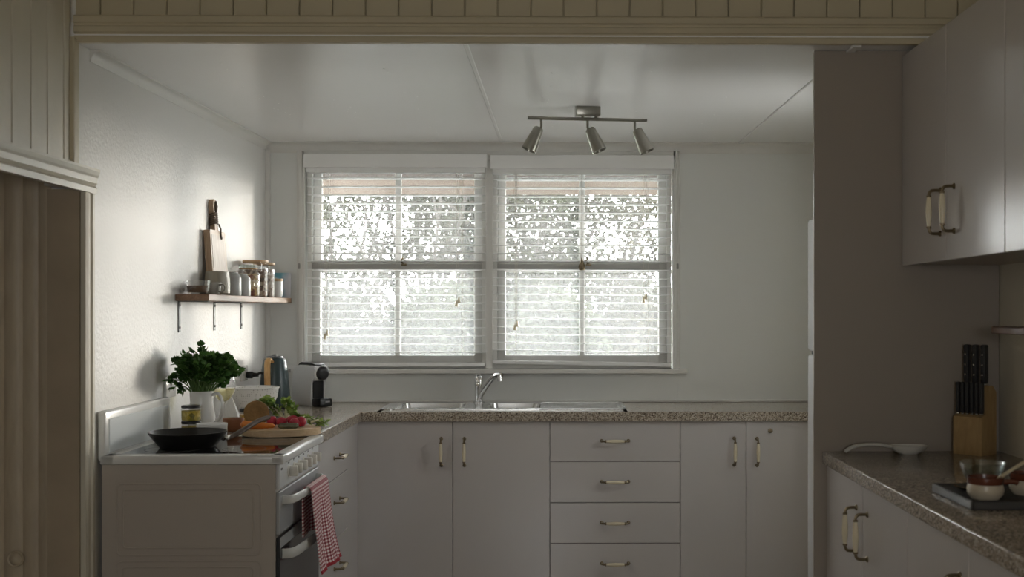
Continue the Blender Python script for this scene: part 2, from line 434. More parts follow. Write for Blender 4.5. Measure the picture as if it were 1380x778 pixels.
b2(bm, XR+.022, XR+.078, SIDE[0]+.001, SIDE[1]-.001, SIDE[2], SIDE[2]+.04); b2(bm, XR+.022, XR+.078, SIDE[0]+.001, SIDE[1]-.001, SIDE[3]-.04, SIDE[3])
obj('frame', bm, M_trim, w3, False)
for a in ((SIDE[0]+.04, SM-.02), (SM+.02, SIDE[1]-.04)): obj('pane', b2(B(), XR+.048, XR+.052, a[0], a[1], SIDE[2]+.04, SIDE[3]-.04), M_pane, w3, False)
window('window_2', XM+.018, WX1-.01, True)
struct('trim_10', b2(B(), XM-.02, XM+.02, YB-.004, YB+.11, WZ0, WZ1, .003, 1), M_trim)
# casing and sill
def casing(name, xa, xb):
    bm = B(); b2(bm, xa, xb, YB-.014, YB+.001, WZ0, WZ1+.03, .003, 1); b2(bm, xa+.012, xb-.012, YB-.02, YB-.012, WZ0, WZ1+.03, .003, 1); return struct(name, bm, M_trim)
casing('trim_11', WX0-.04, WX0+.004); casing('trim_12', WX1-.004, WX1+.036)
struct('trim_13', b2(B(), WX0-.05, WX1+.07, YB-.045, YB+.05, WZ0-.026, WZ0, .005, 2), M_trim)
struct('trim_14', b2(B(), WX0-.03, WX1+.03, YB-.014, YB+.01, WZ1-.02, WZ1+.03, .003, 1), M_trim)
# little catch plates on the casing
for px, l in ((WX0-.025, 'left'), (WX1+.02, 'right')):
    bm = B(); box(bm, (px, YB-.022, CZ+.235), (.012, .004, .03), .002, 1); box(bm, (px, YB-.026, CZ+.24), (.006, .006, .006), .002, 1)
    tag(obj('catch_plate', bm, mat('dull_zinc', (.32, .31, .29), .5)), f'tiny metal catch plate screwed to the window casing on the {l}', 'hardware')

# ------------------------------------------------------------------ venetian blinds
def blind(xa, xb, label, tilt_r, cords, y=YB+.012):
    root = thing('venetian_blind', label, 'blind', ((xa+xb)/2, y, CZ+.82), group='venetian blinds in the kitchen window')
    xm = (xa+xb)/2; w = xb-xa; dz = -.006 if xa > XM else 0
    top = CZ+.826+dz
    obj('valance', b2(B(), xa-.012, xb+.012, YB-.045, YB-.032, top-.074, top, .003, 1), M_blind, root, False)
    obj('headrail', b2(B(), xa, xb, YB-.03, YB+.03, top-.098, top-.06, .003, 1), M_blind, root, False)
    bm = B(); n = 4; pr = [(-.025+.05*k/n, .0022*(1-((k-n/2)/(n/2))**2)) for k in range(n+1)]
    pr = pr+[(u, v-.0028) for u, v in reversed(pr)]
    prism(bm, pr, -w/2, w/2, Matrix(((0, 0, 1, 0), (1, 0, 0, 0), (0, 1, 0, 0), (0, 0, 0, 1))))
    bm.transform(RX(math.radians(-4)))
    me = None; z = top-.125; k = 0; zb = CZ-.285
    N = 22; stp = (z-zb-.02)/N
    for i in range(N):
        zz = z-i*stp; t = tilt_r*(i/N)**2
        if me is None: o = obj('slat', bm, M_blind, root, True, loc=(xm, y, zz)); me = o.data
        else: o = link('slat', me, root, (xm, y, zz+random.uniform(-.001, .001)+abs(t)*w*.4))
        o.rotation_euler = (0, -t, 0)
    zb2 = zb - (.0 if not tilt_r else -.006)
    o = obj('bottom_rail', box(B(), (0, 0, 0), (w, .052, .02), .004, 1), M_blind, root, loc=(xm, y, zb2)); o.rotation_euler = (0, -tilt_r, 0)
    for fx in (.13, .5, .87):
        bm = B()
        for yy in (-.027, .027): tube(bm, [(xa+w*fx, y+yy, top-.09), (xa+w*fx, y+yy, zb)], .0008, 5)
        obj('ladder_cord', bm, M_cord, root)
    if xa > XM:
        bm = B(); tube(bm, [(.126, y-.034, top-.08), (.126, y-.036, CZ+.275)], .0011, 5)
        lathe(bm, [(0, .05), (.005, .045), (.008, .03), (.017, .008), (.019, -.006), (.013, -.018), (0, -.021)], 12, T(.126, y-.036, CZ+.232))
        obj('cord_weight', bm, M_brass, root)
    for cx, zlow in cords:
        bm = B(); tube(bm, [(cx-.006, y-.034, top-.08), (cx-.004, y-.036, zlow+.02)], .0011, 5); tube(bm, [(cx+.007, y-.034, top-.08), (cx+.006, y-.036, zlow+.035)], .0011, 5)
        c = obj('cord', bm, M_cord, root)
        for dx, dz_ in ((-.005, 0), (.007, .018)):
            tb = B(); lathe(tb, [(0, .03), (.004, .028), (.006, .018), (.009, .004), (.008, -.002), (0, -.003)], 10, T(cx+dx, y-.036, zlow+dz_)); obj('tassel', tb, M_brass if False else M_ceramic, c)
    return root
blind(-1.325, -.385, 'white venetian blind over the left hand window, bottom rail resting level on the sill', 0, ((-1.222, CZ-.148), (-.53, CZ+.025)))
blind(-.345, .600, 'white venetian blind over the right hand window, bottom rail hanging slightly crooked', math.radians(-1.0), ((-.222, CZ-.10), (.457, CZ+.045)))

# ------------------------------------------------------------------ cupboard handles
def handle_meshes(vert=True):
    """local frame: length along Z, outwards -Y, centred on the origin"""
    br = B(); cc = .064
    for s in (-1, 1):
        lathe(br, [(.009, 0), (.009, .003), (.005, .006)], 12, T(0, 0, s*cc) @ RX(PI/2))
        tube(br, smoothpath([(0, 0, s*cc), (0, -.022, s*cc), (0, -.031, s*(cc-.004)), (0, -.035, s*(cc-.014)), (0, -.035, s*(cc-.020))], 4), .0045, 8)
        lathe(br, [(.0045, -.004), (.0075, -.002), (.0075, .002), (.0045, .004)], 12, T(0, -.035, s*(cc-.018)))
    tube(br, [(0, -.035, -cc+.02), (0, -.035, cc-.02)], .002, 6)
    gr = B(); lathe(gr, [(0, -.045), (.0055, -.045), (.0075, -.03), (.0092, 0), (.0075, .03), (.0055, .045), (0, .045)], 14, T(0, -.035, 0))
    return br, gr
def finish_mesh(name, bm, m):
    bmesh.ops.recalc_face_normals(bm, faces=bm.faces)
    for f in bm.faces: f.smooth = True
    for e in bm.edges:
        if len(e.link_faces) == 2 and e.calc_face_angle(0) > .7: e.smooth = False
    me = bpy.data.meshes.new(name); bm.to_mesh(me); bm.free(); me.materials.append(m); return me
br, gr = handle_meshes(); ME_H = finish_mesh('handle', br, M_brass); ME_G = finish_mesh('handle_grip', gr, M_ceramic)
def handle(parent, pos, face, horiz=False):
    """face: rotation about z taking -Y to the outward direction"""
    for nm, me in (('handle', ME_H), ('handle_grip', ME_G)):
        o = bpy.data.objects.new(nm, me); COL.objects.link(o); o.parent = parent; o.location = pos
        o.rotation_euler = (0, PI/2, face) if horiz else (0, 0, face)

DEP = .018
def front(parent, name, x0, x1, yf, z0, z1, m=None):
    g = .0015
    return obj(name, b2(B(), x0+g, x1-g, yf, yf+DEP, z0+g, z1-g, .002, 1), m or M_lam, parent, False)
# ---- sink run (faces -Y at y = YF)
YF = 5.575; ZK = .07; ZT = .854
def base_back(label, name, x0, x1):
    r = thing(name, label, 'cabinet', ((x0+x1)/2, YF+.28, 0))
    bm = B(); b2(bm, x0, x1, YF+DEP+.001, YB-.004, ZK, .73 if 'sink' in label else ZT-.002); b2(bm, x0, x1, YF+.06, YB-.004, 0.001, ZK)
    obj('body', bm, M_lamdark, r, False); return r
c = base_back('grey white sink cupboard with two doors under the double sink', 'base_cabinet', -.961, -.039)
d = front(c, 'door', -.961, -.505, YF, ZK, ZT); handle(d, (-.559, YF, .707), 0)
d = front(c, 'door', -.505, -.039, YF, ZK, ZT); handle(d, (-.448, YF, .707), 0)
c = base_back('grey white unit of four wide drawers in the middle of the back run', 'drawer_unit', -.039, .587)
zs = [.854, .66, .462, .267, .07]
for z1, z0 in zip(zs, zs[1:]):
    d = front(c, 'drawer', -.039, .587, YF, z0, z1); handle(d, (.274, YF, (z0+z1)/2+.003), 0, True)
c = base_back('grey white cupboard with a round keyhole lock, beside the fridge', 'base_cabinet', .587, 1.40)
d = front(c, 'door', .587, .904, YF, ZK, ZT); handle(d, (.847, YF, .707), 0)
d = front(c, 'door', .904, 1.40, YF, ZK, ZT); handle(d, (.957, YF, .705), 0)
bm = B(); lathe(bm, [(0, .004), (.006, .004), (.0065, .007), (.011, .006), (.012, 0)], 16, T(1.021, YF, .807) @ RX(PI/2)); obj('lock', bm, M_brass, d)
# ---- left run behind the stove (faces +X at x = XF)
XF = -.957
c = thing('drawer_unit', 'blue white drawer stack between the stove and the corner', 'cabinet', (-1.25, 5.05, 0))
bm = B(); b2(bm, XL+.004, XF-DEP-.001, 4.585, YB-.004, ZK, ZT-.002); b2(bm, XL+.004, XF-.06, 4.585, YF+.0, 0.001, ZK)
obj('body', bm, M_lamdark, c, False)
for z1, z0 in zip([.854, .662, .40, .07], [.662, .40, .07]):
    d = obj('drawer', b2(B(), XF-DEP, XF, 4.59, 5.30, z0+.0015, z1-.0015, .002, 1), M_lam, c, False)
    handle(d, (XF, 5.04, z1-.1 if z1 > .5 else z1-.12), PI/2, True)
obj('filler_panel', b2(B(), XF-DEP, XF-.001, 5.302, YF+.0, ZK, ZT-.002), M_lam, c, False)
# ---- L shaped worktop with the sink cut out
SX0, SX1, SY0, SY1 = -.87, .335, 5.69, 6.09
w = B(); zt0, zt1 = ZT, .8996; xf = -.941; yf = 5.555
bm = w
b2(bm, XL+.002, xf, 4.575, yf, zt0, zt1, .004, 2)
b2(bm, XL+.002, SX0+.02, yf-.0, YB-.002, zt0, zt1); b2(bm, SX1-.02, 1.42, yf, YB-.002, zt0, zt1)
b2(bm, SX0+.0, SX1, yf, SY0+.02, zt0, zt1); b2(bm, SX0, SX1, SY1-.02, YB-.002, zt0, zt1)
b2(bm, xf-.005, 1.42, yf-.004, yf+.01, zt0, zt1, .004, 2)
wt = obj('worktop', w, M_gran, None, False); tag(wt, 'speckled stone look worktop running in an L under the window', 'worktop')
bm = B(); b2(bm, XL+.003, 1.42, YB-.012, YB-.001, .9, .912, .003, 1); obj('upstand', bm, M_trim, wt, False)
# ---- sink
sk = thing('sink', 'stainless steel double bowl sink with drainer let into the worktop', 'sink', ((SX0+SX1)/2, 5.9, .9))
bowls = [(-.80, -.475, 5.73, 6.03), (-.35, -.09, 5.73, 6.03)]
bm = B()
prism(bm, rrect(SX0, bowls[0][0], SY0, SY1, .02), .9, .905); b2(bm, bowls[0][1], bowls[1][0], 5.73, 6.03, .899, .9045)
b2(bm, bowls[0][0], bowls[1][1], SY0, 5.73, .899, .905); b2(bm, bowls[0][0], bowls[1][1], 6.03, SY1, .899, .905)
obj('rim', bm, M_steel, sk, False)
for x0, x1, y0, y1 in bowls:
    bm = B(); top = rrect(x0, x1, y0, y1, .04); bot = rrect(x0+.02, x1-.02, y0+.02, y1-.02, .05)
    A = [bm.verts.new((x, y, .904)) for x, y in top]; C = [bm.verts.new((x, y, .745)) for x, y in bot]; n = len(A)
    for k in range(n): bm.faces.new((A[k], A[(k+1) % n], C[(k+1) % n], C[k]))
    bm.faces.new(C)
    bw_ = obj('bowl', bm, M_steel, sk)
    dr_ = B(); lathe(dr_, [(.03, .747), (.028, .75), (.01, .748), (0, .748)], 16, T((x0+x1)/2, (y0+y1)/2, 0)); obj('drain', dr_, M_chrome, bw_)
bm = B(); b2(bm, -.09, SX1, SY0, SY1, .899, .9035, .002, 1)
for k in range(9): b2(bm, -.05, .30, 5.74+k*.034, 5.752+k*.034, .903, .9065, .002, 1)
b2(bm, -.09, SX1, SY0, SY0+.02, .9, .908, .003, 1); b2(bm, -.09, SX1, SY1-.02, SY1, .9, .908, .003, 1); b2(bm, SX1-.02, SX1, SY0, SY1, .9, .908, .003, 1)
obj('drainer', bm, M_steel, sk, False)
# ---- mixer tap
tp = thing('mixer_tap', 'chrome mixer tap with raised spout behind the sink bowls', 'tap', (-.412, 6.055, .905))
TX, TY = -.412, 6.055
bm = B(); lathe(bm, [(0, .905), (.03, .905), (.03, .911), (.022, .916), (.021, .99), (.023, 1.0), (.021, 1.012), (0, 1.014)], 20, T(TX, TY, 0)); obj('tap_body', bm, M_chrome, tp)
bm = B(); tube(bm, smoothpath([(TX+.005, TY-.01, .935), (TX+.035, TY-.07, .985), (TX+.075, TY-.14, 1.035), (TX+.10, TY-.19, 1.056), (TX+.125, TY-.22, 1.058)], 5), [.014]*21, 12)
tube(bm, [(TX+.118, TY-.215, 1.06), (TX+.121, TY-.218, 1.03)], .012, 12); obj('spout', bm, M_chrome, tp)
bm = B(); lathe(bm, [(0, 1.045), (.014, 1.043), (.021, 1.03), (.022, 1.015), (0, 1.0145)], 18, T(TX, TY, 0)); box(bm, (0, -.03, .003), (.018, .055, .01), .003, 2, T(TX, TY-.005, 1.036) @ RX(math.radians(-18))); obj('lever', bm, M_chrome, tp)

# ------------------------------------------------------------------ right side: panel, fridge, cupboards
YP = 3.82
tag(obj('end_panel', b2(B(), .844, XR-.002, YP, YP+.018, 0, zc(YP)-.002, .001, 1), M_panel), 'tall plain taupe panel between the fridge recess and the right hand counter', 'panel')
fr = thing('fridge', 'white fridge freezer showing as a thin strip past the tall panel', 'fridge', (1.2, 4.14, 0))
obj('body', b2(B(), .995, 1.44, 3.86, 4.42, .02, 1.725, .012, 2), M_white, fr)
FD = mat('fridge_enamel', (.80, .81, .82), .25)
obj('freezer_door', b2(B(), .95, .99, 3.86, 4.42, 1.231, 1.731, .014, 3), FD, fr); obj('fridge_door', b2(B(), .95, .99, 3.86, 4.42, .06, 1.219, .014, 3), FD, fr)
obj('door_seal', b2(B(), .965, 1.0, 3.87, 4.41, 1.212, 1.238), M_dark, fr, False)
XD = .885; RZT = CZ-.463
def base_right(label, y0, y1, ym, h1, h2):
    r = thing('base_cabinet', label, 'cabinet', (1.17, (y0+y1)/2, 0))
    bm = B(); b2(bm, XD+DEP+.001, XR-.004, y0, y1, ZK, RZT-.042); b2(bm, XD+.06, XR-.004, y0, y1, .001, ZK); obj('body', bm, M_lamdark, r, False)
    for a0, a1, hh in ((ym, y1, h1), (y0, ym, h2)):
        d = obj('door', b2(B(), XD, XD+DEP, a0+.0015, a1-.0015, ZK, RZT-.044, .002, 1), M_lam, r, False)
        handle(d, (XD, hh, .737), -PI/2)
base_right('right hand floor cupboard against the tall panel, with its pair of brass and cream handles', 2.936, YP-.003, 3.364, 3.432, 3.312)
base_right('right hand floor cupboard nearest the camera, only its upper edge in view', 2.05, 2.935, 2.493, 2.545, 2.43)
bm = B(); b2(bm, .869, XR-.002, 1.9, YP-.001, RZT-.041, RZT, .005, 3)
tag(obj('worktop', bm, M_gran), 'dark speckled worktop on the right with a light catching front edge', 'worktop')
XU = 1.134; UZ0, UZ1 = CZ+.151, CZ+.838
def upper(label, y0, y1, ym, hs):
    r = thing('wall_cabinet', label, 'cabinet', (1.3, (y0+y1)/2, UZ0))
    obj('body', b2(B(), XU+DEP+.001, XR-.002, y0, y1, UZ0, UZ1), M_lamdark if False else M_panel, r, False)
    for (a0, a1), hh in zip(((ym, y1), (y0, ym)), hs):
        d = obj('door', b2(B(), XU, XU+DEP, a0+.0015, a1-.0015, UZ0-.003, UZ1+.001, .002, 1), M_lam, r, False)
        if hh: handle(d, (XU, hh, CZ+.293), -PI/2)
upper('upper cupboard next to the tall panel with two brass and cream handles', 2.936, YP-.003, 3.383, (3.432, 3.312))
upper('upper cupboard nearest the camera, cut off by the right edge of the picture', 2.04, 2.935, 2.49, (2.545, 2.43))
tag(obj('wall_shelf', b2(B(), 1.254, XR-.002, 2.3, 3.35, CZ-.066, CZ-.045, .002, 1), wood('dark_red_wood', (.10, .045, .02), (.16, .075, .035), (4, .6, 4))), 'thin dark red wooden shelf on the right wall under the upper cupboards', 'shelf')

# ------------------------------------------------------------------ stove
st = thing('stove', 'white upright electric stove with a black glass hob and oven doors', 'stove', (-1.23, 4.2, 0))
s0, s1 = 3.90, 4.555; sx = -.935
bm = B(); b2(bm, -1.525, sx-.012, s0+.004, s1, .03, .868)
def ridge(bm, x0, x1, z0, z1, r):
    pts = [(x, s0+.004, z) for x, z in rrect(x0, x1, z0, z1, r)]; tube(bm, pts+[pts[0]], .0035, 6, flat=(1, 1), caps=False)
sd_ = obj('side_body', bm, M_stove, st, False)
bm = B(); ridge(bm, -1.475, -.995, .565, .805, .018); ridge(bm, -1.455, -1.02, .59, .785, .012); ridge(bm, -1.475, -.995, .10, .545, .018); ridge(bm, -1.455, -1.02, .12, .525, .012)
obj('embossed_panel', bm, M_stove, sd_)
bm = B()
for a, b_ in (((-1.53, -.917), (s0-.004, s0+.05)), ((-1.53, -.917), (s1-.04, s1+.004))): b2(bm, a[0], a[1], b_[0], b_[1], .869, .9005, .006, 2)
b2(bm, -.965, -.917, s0-.004, s1+.004, .869, .9005, .008, 3); b2(bm, -1.53, -1.48, s0-.004, s1+.004, .869, .9005, .006, 2)
obj('hob_frame', bm, M_white, st)
hg = obj('hob_glass', b2(B(), -1.485, -.96, s0+.04, s1-.03, .889, .8985), M_blackglass, st, False)
RING = mat('ring_print', (.16, .16, .16), .2)
for cx, cy, r in ((-1.35, 4.09, .095), (-1.35, 4.36, .075), (-1.10, 4.09, .075), (-1.10, 4.36, .095)):
    bm = B(); lathe(bm, [(r, .8985), (r, .8988), (r-.003, .8988), (r-.003, .8985)], 40, T(cx, cy, 0)); obj('cooking_ring', bm, RING, hg)
bm = B(); b2(bm, -1.538, -1.512, s0-.002, s1+.002, .88, 1.048, .009, 3); bp = obj('back_guard', bm, M_white, st)
obj('guard_glass', b2(B(), -1.514, -1.509, s0+.03, s1-.03, .905, 1.02, .002, 1), mat('pale_guard_glass', (.82, .86, .88), .22), bp, False)
bm = B(); b2(bm, sx-.012, sx, s0+.012, s1-.004, .783, .868, .003, 1); obj('control_panel', bm, mat('brushed_fascia', (.70, .71, .72), .35, .0), st, False)
KN = mat('knob_ivory', (.80, .77, .70), .35)
kb = B(); lathe(kb, [(.020, 0), (.020, .004), (.017, .006)], 18, RY(PI/2)); box(kb, (.018, 0, 0), (.03, .018, .036), .004, 2); kme = None
for i in range(6):
    y = 4.045+i*.078
    if kme is None: o = obj('knob', kb, KN, st, loc=(sx, y, .828)); kme = o.data
    else: o = link('knob', kme, st, (sx, y, .828))
    o.rotation_euler = (random.uniform(-.12, .12), 0, 0)
PR = mat('printed_marks', (.12, .12, .13), .5)
for i in range(6):
    bm = B(); y = 4.045+i*.078; bt = .857
    for dx in (-.008, 0, .008): box(bm, (sx+.0004, y+dx, bt+random.choice((0, .004))), (.001, .003, .005))
    obj('dial_mark', bm, PR, st, False)
bm = B(); box(bm, (sx+.0004, 3.945, .862-.014), (.001, .02, .007)); obj('indicator_lamp', bm, M_black, st, False)
obj('dark_recess', b2(B(), sx-.05, sx-.013, s0+.01, s1-.006, .05, .87), M_dark, st, False)
def bow(bm, z, y0, y1, out, r=.011):
    tube(bm, smoothpath([(sx, y0, z), (sx+out*.7, y0+.03, z), (sx+out, (y0+y1)/2-.08, z), (sx+out*1.08, (y0+y1)/2, z), (sx+out, (y0+y1)/2+.08, z), (sx+out*.7, y1-.03, z), (sx, y1, z)], 5), r, 10, flat=(.55, 1.35))
g = obj('grill_door', b2(B(), sx-.012, sx+.001, s0+.012, s1-.004, .63, .775, .003, 1), mat('grey_door_glass', (.46, .47, .48), .15), st, False)
bm = B(); bow(bm, .742, 3.95, 4.50, .045); obj('handle', bm, mat('satin_handle', (.66, .66, .64), .3), g)
g = obj('oven_door', b2(B(), sx-.012, sx+.001, s0+.012, s1-.004, .12, .622, .003, 1), mat('dark_oven_glass', (.035, .037, .04), .08), st, False)
bm = B(); bow(bm, .56, 3.95, 4.50, .05, .013); obj('handle', bm, MATS['satin_handle'], g)
obj('door_trim', b2(B(), sx+.001, sx+.003, s0+.014, s1-.006, .585, .62), mat('trim_grey', (.45, .46, .47), .25), g, False)
# tea towel over the grill handle
TW = mat('red_check_cloth', (.7, .6, .58), .9)
n = TW.node_tree.nodes; L = TW.node_tree.links
uv = n.new('ShaderNodeUVMap'); sp = n.new('ShaderNodeSeparateXYZ'); L.new(uv.outputs[0], sp.inputs[0])
def stripe(out, freq):
    a = n.new('ShaderNodeMath'); a.operation = 'MULTIPLY'; a.inputs[1].default_value = freq; L.new(out, a.inputs[0])
    f = n.new('ShaderNodeMath'); f.operation = 'FRACT'; L.new(a.outputs[0], f.inputs[0])
    g_ = n.new('ShaderNodeMath'); g_.operation = 'GREATER_THAN'; g_.inputs[1].default_value = .5; L.new(f.outputs[0], g_.inputs[0]); return g_.outputs[0]
s_u, s_v = stripe(sp.outputs[0], 15), stripe(sp.outputs[1], 26)
ad = n.new('ShaderNodeMath'); ad.operation = 'ADD'; L.new(s_u, ad.inputs[0]); L.new(s_v, ad.inputs[1])
hf = n.new('ShaderNodeMath'); hf.operation = 'MULTIPLY'; hf.inputs[1].default_value = .5; L.new(ad.outputs[0], hf.inputs[0])
hem = n.new('ShaderNodeMath'); hem.operation = 'LESS_THAN'; hem.inputs[1].default_value = .035; L.new(sp.outputs[1], hem.inputs[0])
rp = n.new('ShaderNodeValToRGB'); rp.color_ramp.elements[0].color = (.82, .76, .74, 1); rp.color_ramp.elements[1].color = (.17, .018, .03, 1); e = rp.color_ramp.elements.new(.5); e.color = (.50, .20, .21, 1)
L.new(hf.outputs[0], rp.inputs[0])
mxc = n.new('ShaderNodeMix'); mxc.data_type = 'RGBA'; L.new(hem.outputs[0], mxc.inputs[0]); L.new(rp.outputs[0], mxc.inputs[6]); mxc.inputs[7].default_value = (.42, .015, .03, 1)
L.new(mxc.outputs[2], n['Principled BSDF'].inputs['Base Color'])
def cloth_sheet(name, prof, y0, y1, y0b, y1b, amp, parent=None):
    """prof: list of (x, z, v) down the cloth, from its front hem up over the bar and down the back"""
    bm = B(); uvl = bm.loops.layers.uv.new('UVMap'); NU = 22; rows = []
    zmax = max(p[1] for p in prof)
    for x, z, v in prof:
        d = max(0, (zmax-z)/.3); row = []
        for k in range(NU+1):
            u = k/NU; a = y0+(y1-y0)*u; b_ = y0b+(y1b-y0b)*u; y = a+(b_-a)*d
            fold = amp*min(1, d*1.5)*(math.sin(u*11+.5)+.5*math.sin(u*23+d*2))
            row.append((bm.verts.new((x+fold+.012*u*d, y, z-.012*u*d)), u, v))
        rows.append(row)
    for r0, r1 in zip(rows, rows[1:]):
        for k in range(NU):
            q = (r0[k], r0[k+1], r1[k+1], r1[k]); f = bm.faces.new([a[0] for a in q])
            for lp, a in zip(f.loops, q): lp[uvl].uv = (a[1], a[2])
    return obj(name, bm, TW, parent, ang=3)
hx = sx+.0445; hz = .742
prof = [(hx+.055-.038*(k/14)**.7, .455+(hz-.455)*k/14, k/14*.9) for k in range(15)] + [(hx+.010, hz+.014, .925), (hx, hz+.019, .94), (hx-.010, hz+.014, .955)] + [(hx-.016, hz-.02*k, .955+.062*k) for k in range(1, 9)]
tw = cloth_sheet('tea_towel', prof, 4.13, 4.42, 4.10, 4.46, .006)
md = tw.modifiers.new('thick', 'SOLIDIFY'); md.thickness = .003; md.offset = 0
tag(tw, 'red and white checked tea towel hanging over the upper oven handle', 'towel')

# ------------------------------------------------------------------ spotlight bar on the ceiling
LX, LY = .127, 4.98; lz = zc(LY); lr = -.10
tl = thing('spotlight_bar', 'brushed metal ceiling bar with three adjustable spotlights', 'light', (LX, LY, lz))
M0 = T(LX, LY, lz) @ RZ(0.12)
obj('ceiling_plate', box(B(), (0, 0, -.02), (.105, .06, .04), .004, 2, M0), M_nickel, tl)
bm = B(); tube(bm, [(-.258, 0, -.052), (.258, 0, -.052)], .0075, 12, M=M0)
for s in (-.022, .035): tube(bm, [(s, 0, -.038), (s, 0, -.052)], .006, 8, M=M0)
obj('bar', bm, M_nickel, tl)
for sx_, dx, dy in ((-.20, -.35, -.05), (0, .33, -.10), (.205, .35, -.10)):
    bm = B(); tube(bm, [(sx_, 0, -.052), (sx_, 0, -.088), (sx_+.006*math.copysign(1, dx), 0, -.10)], .0055, 10, M=M0); obj('stem', bm, M_nickel, tl)
    base = M0 @ Vector((sx_+.012*math.copysign(1, dx), 0, -.098)); ax = Vector((dx*1.3, dy, -1)).normalized()
    Mh = T(*base) @ ax.to_track_quat('Z', 'Y').to_matrix().to_4x4()
    bm = B(); lathe(bm, [(0, -.006), (.018, -.006), (.022, 0), (.023, .006), (.024, .020), (.032, .088), (.0325, .100), (.030, .100), (.0275, .08)], 24, Mh); h = obj('lamp_head', bm, M_nickel, tl)
    bm = B(); lathe(bm, [(0, .078), (.0285, .08)], 20, Mh); obj('bulb_glass', bm, mat('bulb_frost', (.6, .6, .58), .3), h)

# ------------------------------------------------------------------ wall shelf on the left with its contents
SZ = CZ+.067; SXF = -1.404
sh = thing('wall_shelf', 'long timber shelf on three metal brackets on the left wall', 'shelf', (-1.47, 5.4, SZ))
obj('board', b2(B(), XL+.002, SXF, 4.69, 6.14, SZ-.027, SZ, .002, 1), wood('shelf_timber', (.16, .085, .045), (.27, .16, .095), (8, .6, 8)), sh, False)
for y in (4.74, 5.225, 5.665):
    bm = B(); b2(bm, XL, XL+.004, y-.011, y+.011, SZ-.155, SZ-.028); b2(bm, XL, XL+.12, y-.011, y+.011, SZ-.031, SZ-.0275)
    k_ = obj('bracket', bm, mat('bracket_grey', (.16, .17, .17), .5, .3), sh, False)
    for z in (.045, .135):
        s_ = B(); lathe(s_, [(.006, 0), (.005, .003), (0, .0035)], 10, T(XL+.004, y, SZ-z) @ RY(PI/2)); obj('screw', s_, M_dark, k_)

def mug(loc, r, h, m, label, cat='mug', group=None, hdir=PI, bulge=0, inside=None):
    t = thing('mug', label, cat, loc, hdir, group, local=True)
    bm = B(); lathe(bm, [(0, 0), (r*.72, 0), (r*.8, .006), (r*(.95+bulge), h*.5), (r, h), (r-.003, h), (r*(.95+bulge)-.004, h*.5), (r*.75, .008), (0, .008)], 24); obj('cup', bm, m, t)
    bm = B(); tube(bm, smoothpath([(r*.93, 0, h*.8), (r+.02, 0, h*.82), (r+.028, 0, h*.5), (r+.015, 0, h*.25), (r*.88, 0, h*.25)], 4), .004, 8); obj('handle', bm, m, t)
    if inside:
        bm = B(); lathe(bm, [(0, .009), (r*.73, .009), (r*.9, h*.62), (0, h*.62)], 20); obj('contents', bm, inside, t)
    return t
STONE = mat('stoneware_grey', (.40, .39, .35), .35); STONE2 = mat('stoneware_cream', (.40, .37, .30), .35); COF = mat('brown_contents', (.17, .10, .055), .6)
mug((-1.476, 4.78, SZ), .050, .058, M_glass, 'clear glass mug with a brown filling at the near end of the left shelf', hdir=-2.2, inside=COF)
mug((-1.452, 4.91, SZ), .034, .052, STONE, 'small grey cup beside the clear glass mug on the left shelf', hdir=-.4)
# jug with spout
t = thing('jug', 'cream pottery jug with a pouring lip on the left shelf', 'jug', (-1.478, 5.06, SZ), .3, local=True)
bm = B(); r = .054; h = .102; lathe(bm, [(0, 0), (r*.8, 0), (r*.98, .01), (r, .05), (r*.92, h), (r*.92-.004, h), (r*.9, .05), (r*.75, .01), (0, .01)], 28)
for v in bm.verts:
    if v.co.z > .06 and v.co.y < -.03: v.co.y -= .028*((v.co.z-.06)/.042)*max(0, 1-abs(v.co.x)/.04)
obj('body', bm, STONE2, t)
bm = B(); tube(bm, smoothpath([(.004, .046, .09), (.02, .07, .092), (.03, .078, .055), (.015, .068, .02), (.004, .05, .018)], 4), .0055, 8); obj('handle', bm, STONE2, t)
def canister(loc, r, h, m, label):
    t = thing('canister', label, 'canister', loc, 0, local=True)
    bm = B(); lathe(bm, [(0, 0), (r*.95, 0), (r, .006), (r, h*.72), (r*.93, h*.82), (r*.7, h*.92), (r*.62, h*.93)], 24, cap1=True); obj('body', bm, m, t)
    bm = B(); lathe(bm, [(r*.66, h*.93), (r*.68, h*.98), (r*.5, h), (0, h)], 20); obj('lid', bm, m, t)
canister((-1.466, 5.225, SZ), .046, .108, mat('canister_grey', (.40, .41, .41), .3), 'pale grey pottery canister, taller of the two behind the cream jug')
canister((-1.462, 5.375, SZ), .044, .104, mat('canister_white', (.48, .49, .48), .3), 'off white pottery canister, shorter of the two beside the pasta jar')
# glass jars
def speck(name, cols, scale):
    m = mat(name, cols[0], .6); n = m.node_tree.nodes; L = m.node_tree.links
    t = n.new('ShaderNodeTexCoord'); v = n.new('ShaderNodeTexVoronoi'); v.inputs['Scale'].default_value = scale
    s_ = n.new('ShaderNodeSeparateColor'); r = n.new('ShaderNodeValToRGB'); r.color_ramp.interpolation = 'CONSTANT'
    e = r.color_ramp.elements; e[0].color = (*cols[0], 1); e[1].position = .8; e[1].color = (*cols[-1], 1)
    for i, c_ in enumerate(cols[1:-1]): q = e.new((i+1)/(len(cols)-1)*.8); q.color = (*c_, 1)
    L.new(t.outputs['Object'], v.inputs[0]); L.new(v.outputs['Color'], s_.inputs[0]); L.new(s_.outputs[0], r.inputs[0]); L.new(r.outputs[0], n['Principled BSDF'].inputs['Base Color'])
    bp = n.new('ShaderNodeBump'); bp.inputs['Strength'].default_value = .8; bp.inputs['Distance'].default_value = .004; L.new(v.outputs['Distance'], bp.inputs['Height']); L.new(bp.outputs[0], n['Principled BSDF'].inputs['Normal'])
    return m
